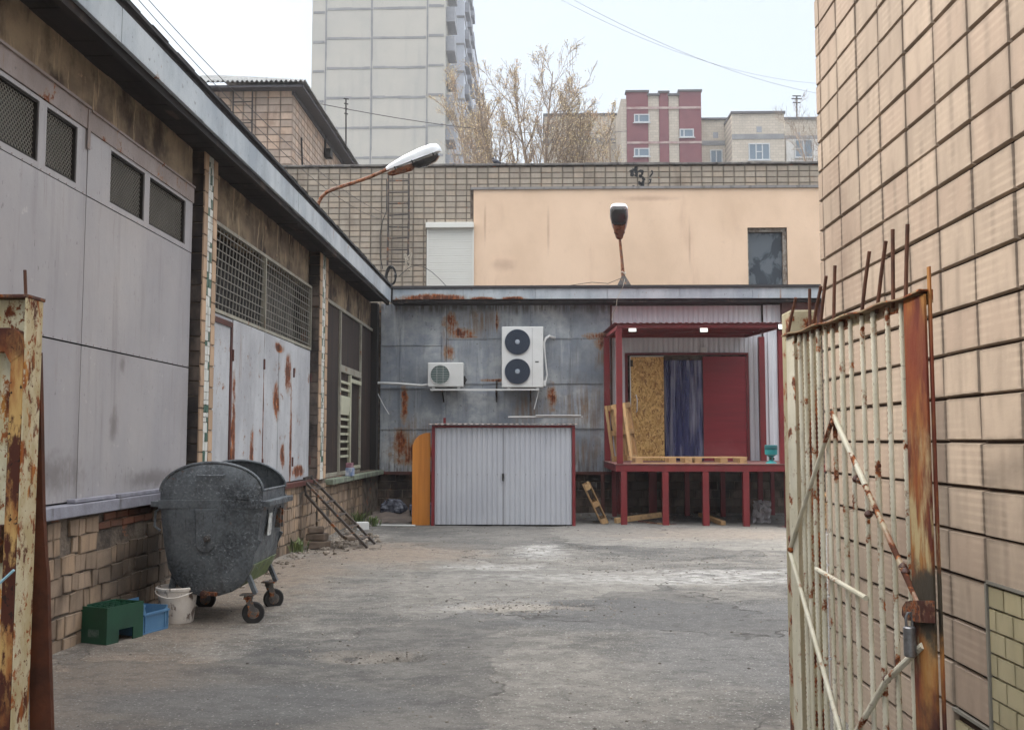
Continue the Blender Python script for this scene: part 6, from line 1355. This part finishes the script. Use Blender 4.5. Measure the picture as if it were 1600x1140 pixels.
m = MB(); m.tube([(-HW, -HL+.05, 1.02), (-HW-.055, -HL+.05, .99), (-HW-.06, -HL+.05, .86), (-HW-.01, -HL+.05, .82)], .012, 8); m.build('carry_handle', mt_bin, bn, smooth=True)
for (cx_, cy_, ang) in ((.33, -.40, 18), (.33, .40, 30), (-.33, -.40, 150), (-.33, .40, 10)):
    rot = Matrix.Rotation(R_(ang), 3, 'Z'); c0 = Vector((cx_, cy_, 0)); off = rot @ Vector((.045, 0, 0))
    m = MB(); m.obox((cx_, cy_, .255), (.13, .12, .012)); m.lathe([(.045, 0), (.04, .03)], (cx_, cy_, .215), None, 14)
    for s_ in (-1, 1): m.bar(c0+rot @ Vector((0, s_*.032, .22)), c0+rot @ Vector((.045, s_*.032, .085)), .008, .055, up=rot @ Vector((1, 0, 0)))
    co = m.build('caster_fork', mt_caster, bn, bevel=.002)
    Mw = rot @ Matrix.Rotation(R_(90), 3, 'X'); cc_ = c0+rot @ Vector((.045, 0, .092))
    m = MB(); m.lathe([(.055, -.022), (.088, -.024), (.098, -.014), (.098, .014), (.088, .024), (.055, .022)], cc_, Mw, 26); m.build('tyre', mt_tyre, co, smooth=True)
    m = MB(); m.lathe([(.012, -.028), (.05, -.0235), (.056, -.018), (.056, .018), (.05, .0235), (.012, .028)], cc_, Mw, 20); m.build('rim', mt_caster, co, smooth=True)
    if cx_ > 0: m = MB(); m.bar((cx_+.065, cy_, .262), (cx_-.02, cy_, .46), .06, .036, up=(1, 0, 1)); m.build('caster_strut', mt_bin, bn)
    else: m = MB(); m.bar((cx_-.03, cy_, .262), (cx_+.0, cy_, .42), .06, .010, up=(1, 0, 1)); m.build('caster_strut', mt_bin, bn)

# ------------------------------------------------------------------ crates and bucket
mt_gcrate = simple('dark_green_plastic', srgb(22, 66, 46), .45, vcol=srgb(18, 52, 38), vscale=5, vamt=.8, grime=srgb(60, 74, 62), glo=.66, ghi=.8)
p1, p2 = atz(166, 1008, 0), atz(214, 996, 0); dx = (p2-p1); dx.z = 0
gc = thing('bottle_crate', 'dark green plastic bottle crate standing by the wall', 'crate', (p1.x, p1.y, .0), local=True, rz=math.atan2(dx.y, dx.x))
L_, W_, H_ = .40, .30, .29
m = MB(); t = .012
holes_slab(m, 'y', 0, t, 0, L_, 0, H_, [(.13, .29, -.001, .10)]); holes_slab(m, 'y', W_-t, W_, 0, L_, 0, H_, [(.13, .29, -.001, .10)])
m.box(0, t, t, W_-t, 0, H_); m.box(L_-t, L_, t, W_-t, 0, H_); m.box(t, L_-t, t, W_-t, .16, .17)
m.build('shell', mt_gcrate, gc, bevel=.006)
m = MB()
for i in range(1, 5): m.box(t, L_-t, W_*i/5-.002, W_*i/5+.002, .171, H_-.01)
for i in range(1, 6): m.box(L_*i/6-.002, L_*i/6+.002, t, W_-t, .171, H_-.012)
m.build('cell_grid', mt_gcrate, gc)
m = MB(); m.obox((-.002, W_*.45, .085), (.003, .11, .06)); m.build('scuffed_emblem', simple('scuffed_grey_print', srgb(84, 98, 90), .6, vcol=srgb(26, 62, 48), vscale=26, vamt=1), gc)
mt_bcrate = simple('faded_blue_plastic', srgb(72, 112, 148), .5, vcol=srgb(92, 130, 160), vscale=5, vamt=.8, grime=srgb(60, 72, 86), glo=.6, ghi=.8)
p1, p2 = atz(216, 994, 0), atz(256, 982, 0); dx = p2-p1
bc = thing('blue_crate', 'faded blue plastic crate with a low cut-away front next to the bucket', 'crate', (p1.x, p1.y, 0), local=True, rz=math.atan2(dx.y, dx.x))
L_, W_, H_ = .40, .30, .25; lo = .17
m = MB(); m.prism([(0, 0), (L_, 0), (L_, lo+.03), (L_-.03, lo), (.10, lo), (.06, H_), (0, H_)], 0, .008); m.box(0, .008, .009, W_-.009, 0, H_); m.box(L_-.008, L_, .009, W_-.009, 0, lo+.03); m.prism([(0, 0), (L_, 0), (L_, H_), (0, H_)], W_-.008, W_); m.box(.009, L_-.009, .009, W_-.009, .003, .010); m.build('shell', mt_bcrate, bc)
m = MB(); m.box(-.012, .07, -.012, -.001, H_-.02, H_); m.box(.06, L_+.012, -.012, -.001, lo-.02, lo-.004); m.box(0, L_, -.010, -.001, .0, .014)
for x in (.0, .075, L_-.05, L_-.01): m.box(x, x+.010, -.010, -.001, .015, lo-.02)
m.build('rib', mt_bcrate, bc)
bk = atz(268, 975, 0); bu = thing('bucket', 'dirty white plastic bucket standing between the blue crate and the container', 'bucket', (bk.x, bk.y+.13, .0), local=True)
mt_bucket = simple('dirty_white_plastic', srgb(222, 216, 208), .5, vcol=srgb(204, 194, 186), vscale=7, vamt=.9, grime=srgb(120, 104, 94), gscale=(13, 13, 9), glo=.52, ghi=.62)
m = MB(); m.lathe([(.0, .0), (.135, .0), (.142, .01), (.172, .285), (.184, .288), (.188, .31), (.180, .318), (.172, .316), (.164, .29), (.135, .02), (.0, .015)], n=40); m.build('pail', mt_bucket, bu, smooth=True, ang=50)
m = MB(); m.tube([(.188*math.cos(a_), .188*math.sin(a_), .285-.05*math.sin(a_*1.0)**2*(1 if a_ > math.pi else .3)) for a_ in [math.pi+math.pi*i/16 for i in range(17)]], .005, 6); m.build('bail_handle', mt_bucket, bu, smooth=True)
m = MB(); m.lathe([(.0, 0), (.160, .0), (.158, .01), (.0, .03)], (0, 0, .20), n=28); m.build('contents', simple('dried_plaster', srgb(150, 144, 138), .9, vcol=srgb(84, 78, 74), vscale=14, vamt=1, bs=30, bst=.9, bd=.02), bu)

# ------------------------------------------------------------------ steel steps leaning off the ledge
st = thing('steel_steps', 'narrow rusty steel steps with three side rails leading down from the warehouse ledge', 'steps', (-3.1, 15.5, 0))
tA, bA = Vector((-3.60, 15.45, 1.0)), atz(574, 855, 0); tB_, bB = Vector((-3.60, 15.95, 1.02)), atz(586, 849, 0); tC, bC = Vector((-3.58, 15.05, .86)), atz(533, 834, 0); bC = bC.lerp(tC, .04)
tC = atx(478, 772, -3.56); bC = aty(536, 838, 15.0)
for a_, b_ in ((tA, bA), (tB_, bB), (tC, bC)): m = MB(); m.bar(a_, b_, .035, .07, up=(0, 1, 0)); m.build('stringer', mt_steel_dark, st, bevel=.003)
for q in (.14, .34, .53, .71, .88): m = MB(); a_, b_ = tA.lerp(bA, q), tB_.lerp(bB, q); m.bar(a_+Vector((0, .02, 0)), b_-Vector((0, .02, 0)), .10, .012); m.build('tread', mt_steel_dark, st)
for q in (.05, .36, .66, .95): m = MB(); b_ = tC.lerp(bC, q); tt = (b_.z-tA.z)/(bA.z-tA.z); a_ = tA.lerp(bA, tt); m.bar(b_, a_, .05, .012); m.build('tread', mt_steel_dark, st)
m = MB(); m.bar(tB_+Vector((0, 0, .03)), tA+Vector((0, 0, .03)), .04, .04); m.bar(tA+Vector((0, 0, .0)), tB_.lerp(bB, .14), .012, .02); m.bar(tC, tA+Vector((.0, 0, -.02)), .02, .03); m.build('top_rail', mt_steel_dark, st)

# ------------------------------------------------------------------ rubble, scraps, plants
def rock(mb, c, r, rr, flat=.6):
    u = [rr.gauss(0, 1) for _ in range(3)]; n_ = 6; vs = []
    for (z, s_) in ((-1, .55), (-.2, 1), (.5, .85), (1, .35)):
        for k in range(n_): a_ = 2*math.pi*k/n_+rr.uniform(-.25, .25); q = r*s_*rr.uniform(.75, 1.2); vs.append(Vector((c[0]+q*math.cos(a_), c[1]+q*math.sin(a_)*.9, c[2]+r*flat*z+rr.uniform(-.1, .1)*r)))
    f = [(i*n_+k, i*n_+(k+1) % n_, (i+1)*n_+(k+1) % n_, (i+1)*n_+k) for i in range(3) for k in range(n_)]+[tuple(range(n_))[::-1], tuple(3*n_+k for k in range(n_))]
    mb.add(vs, f, rr.random())
mt_rub = NT('rubble'); _n = mt_rub; _c = _n.mix(_n.tint(), srgb(96, 86, 76), srgb(150, 140, 128)); mt_rub = _n.done(_n.mix(_n.mask(14, .5, .7), _c, srgb(70, 60, 52)), .95, 0, _n.bump(_n.noise(50, 6), .6, .005))
rr = random.Random(5); m = MB()
for i in range(420):
    y = rr.uniform(11, 22.3); x = -3.52+abs(rr.gauss(0, .16)); r = rr.choice((.008, .012, .02, .03)); rock(m, (x, y, gh(x, y)+r*.2), r, rr)
for i in range(260):
    x = -3.3+abs(rr.gauss(0, .28)); y = rr.gauss(16.0, .7); r = rr.choice((.015, .03, .05)); rock(m, (x, y, gh(x, y)+r*.3), r, rr)
for i in range(350):
    x = rr.uniform(-3.5, 5.8); y = 22.6-abs(rr.gauss(0, .9)); r = rr.choice((.01, .02, .03)); rock(m, (x, y, gh(x, y)+r*.2), r, rr)
tag(m.build('rubble', mt_rub), kind='stuff')
m = MB(); rr = random.Random(9)
for i in range(3400):
    if i < 900: x, y = rr.gauss(1.6, 1.5), rr.gauss(13.7, 1.0)
    elif i < 1500: x, y = rr.gauss(-.1, .6), rr.gauss(9.8, .3)
    elif i < 1700: x, y = rr.gauss(-1.3, .35), rr.gauss(7.6, .2)
    else: x, y = rr.uniform(-3.6, 4.5), 5+17*rr.random()**1.2
    if not -3.6 < x < 5.5 or not 4.8 < y < 22: continue
    r = rr.choice((.003, .004, .005, .006, .006, .008, .013)) * (1.2 if y > 11 else 1); rock(m, (x, y, gh(x, y)+r*.15), r, rr, .5)
mt_peb = NT('dark_grit'); _n = mt_peb; mt_peb = _n.done(_n.mix(_n.tint(), srgb(72, 66, 62), srgb(150, 142, 132)), .9)
tag(m.build('gravel', mt_peb), kind='stuff')
# loose blocks below the steps, each a thing of its own
mt_blk = simple('broken_block', srgb(112, 98, 86), .95, vcol=srgb(80, 68, 60), vscale=6, vamt=.9, bs=30, bst=.8, bd=.01)
bl = [((-3.28, 15.15, .05), 10, 'lowest broken masonry block in the heap below the steel steps', (.34, .22, .11)), ((-3.33, 15.2, .165), -6, 'middle broken masonry block in the heap below the steel steps', (.30, .22, .10)), ((-3.35, 15.2, .27), 14, 'topmost broken masonry block in the heap below the steel steps', (.24, .2, .09)), ((-2.98, 16.3, .04), 30, 'flat stone lying behind the foot of the steel steps', (.3, .2, .07))]
for p, a_, lab, sz in bl:
    m = MB(); m.obox(p, sz, Matrix.Rotation(R_(a_), 3, 'Z')); o = m.build('masonry_block', mt_blk, bevel=.015, seg=2); tag(o, lab, 'block', 'broken blocks around the steel steps')
m = MB(); m.obox((-3.18, 18.3, .07), (.22, .18, .14), Matrix.Rotation(.3, 3, 'Z')); tag(m.build('white_carton', mt_white_pl, bevel=.01), 'small white carton lying at the foot of the plinth by the weeds', 'carton')
# rubbish in the back corner
rr = random.Random(12)
def bag(c, r, mat, label, squash=.7):
    m = MB(); n_ = 18; vs = []; 
    for i in range(10):
        t = math.pi*i/9
        for k in range(n_):
            a_ = 2*math.pi*k/n_; q = r*(1+.30*noise.noise((math.cos(a_)*2.2+c[0]*3, math.sin(a_)*2.2, t*2.2))+.16*noise.noise((math.cos(a_)*7, math.sin(a_)*7+c[1], t*6)))
            vs.append((c[0]+q*math.sin(t)*math.cos(a_), c[1]+q*math.sin(t)*math.sin(a_), max(-.02, c[2]+q*squash*math.cos(t))))
    f = [(i*n_+k, i*n_+(k+1) % n_, (i+1)*n_+(k+1) % n_, (i+1)*n_+k) for i in range(9) for k in range(n_)]; m.add(vs, f, .5); tag(m.build('rubbish_bag', mat, smooth=True, ang=30), label, 'rubbish bag')
mt_bagblk = simple('dark_bag_film', srgb(52, 54, 66), .25, vcol=srgb(120, 124, 136), vscale=9, vamt=.8, bs=14, bst=1, bd=.04); mt_bagblu = simple('blue_bag_film', srgb(58, 66, 96), .3, vcol=srgb(120, 130, 150), vscale=10, vamt=.8, bs=14, bst=1, bd=.04)
bag((-3.05, 21.4, .16), .30, mt_bagblk, 'crumpled dark rubbish bag in the back corner below the sheet wall'); bag((-2.35, 20.7, .16), .27, mt_bagblu, 'crumpled blue rubbish bag squeezed beside the orange board', .9)
m = MB(); v = []; n1, n2 = 14, 10
for i in range(n1+1):
    for j in range(n2+1):
        x = -3.45+1.5*i/n1; y = 19.6+1.9*j/n2; v.append((x+.1*noise.noise((i*.4, j*.4, 1)), y, .03+.10*(j/n2)+.07*noise.noise((i*.35, j*.35, 2))+.03*noise.noise((i*.9, j*.9, 5))))
m.add(v, [(i*(n2+1)+j, (i+1)*(n2+1)+j, (i+1)*(n2+1)+j+1, i*(n2+1)+j+1) for i in range(n1) for j in range(n2)], .5); o = m.build('ground_sheet', simple('dirty_grey_sheeting', srgb(110, 98, 90), .8, vcol=srgb(80, 72, 68), vscale=3, vamt=.9), smooth=True); so = o.modifiers.new('solid', 'SOLIDIFY'); so.thickness = .01
tag(o, 'dirty grey sheeting lying rumpled in front of the rubbish bags', 'sheeting')
m = MB(); m.box(-2.75, -2.45, 21.7, 21.95, -.02, .42); m.box(-2.72, -2.48, 21.69, 21.7, .05, .2); tag(m.build('dark_box', simple('brown_board_box', srgb(64, 54, 48), .8), bevel=.01), 'dark square box behind the bags in the back corner', 'box')
m = MB(); m.tube([(-3.2, 19.2, .01), (-2.3, 19.0, .02)], .018, 6); tag(m.build('white_pipe_offcut', mt_white_pl), 'white pipe offcut lying in front of the grey sheeting', 'pipe')
# plants
mt_grass = NT('weed_green'); _n = mt_grass; mt_grass = _n.done(_n.mix(_n.tint(), srgb(58, 76, 40), srgb(112, 124, 72)), .7)
def weed(x, y, h_, n_, label, seed):
    rr = random.Random(seed); m = MB()
    for i in range(n_):
        a_ = rr.uniform(0, 6.28); l_ = h_*rr.uniform(.4, 1); w = rr.uniform(.006, .014); b_ = Vector((x+rr.gauss(0, .05), y+rr.gauss(0, .07), 0)); out = Vector((math.cos(a_), math.sin(a_), 0)); s_ = Vector((-math.sin(a_), math.cos(a_), 0))*w; q = rr.uniform(.2, .7); t_ = rr.random()
        p0, p1, p2 = b_, b_+out*l_*q*.4+Vector((0, 0, l_*.6)), b_+out*l_*q+Vector((0, 0, l_*.85)); m.add([p0-s_*.6, p0+s_*.6, p1+s_, p1-s_, p2], [(0, 1, 2, 3), (3, 2, 4)], t_)
    tag(m.build('weed', mt_grass), label, 'plant', 'weeds along the plinth')
weed(-3.5, 14.6, .26, 40, 'small weed growing at the plinth just before the steel steps', 2); weed(-3.35, 18.9, .40, 80, 'bushy weed growing at the plinth beyond the steel steps', 3); weed(-3.1, 19.1, .26, 50, 'low weed beside the rumpled grey sheeting', 4)
m = MB(); c = Vector((-3.55, atx(542, 730, -3.55).y, .965)); m.box(c.x, c.x+.12, c.y-.14, c.y+.14, .966, 1.12); tag(m.build('blue_carton', simple('blue_white_carton', srgb(96, 116, 150), .6, vcol=srgb(190, 192, 200), vscale=9, vamt=1), bevel=.005), 'small blue and white carton standing on the green sill', 'carton')
m = MB(); m.box(c.x, c.x+.11, c.y-.12, c.y+.1, 1.121, 1.21); tag(m.build('red_carton', simple('dull_red_carton', srgb(120, 66, 74), .6, vcol=srgb(150, 120, 130), vscale=9, vamt=1), bevel=.005), 'small dull red carton lying on top of the blue one', 'carton')
# ------------------------------------------------------------------ haze in the air, over everything up to the far blocks
m = MB(); m.box(-320, 320, -80, 620, -1, 66)
mh = bpy.data.materials.new('haze_air'); mh.use_nodes = True; ht = mh.node_tree; ht.nodes.clear(); ho_ = ht.nodes.new('ShaderNodeOutputMaterial'); pv = ht.nodes.new('ShaderNodeVolumePrincipled')
pv.inputs['Color'].default_value = (.93, .95, 1, 1); pv.inputs['Density'].default_value = .0007; pv.inputs['Anisotropy'].default_value = .2
ht.links.new(pv.outputs[0], ho_.inputs['Volume']); tag(m.build('haze', mh), kind='stuff')
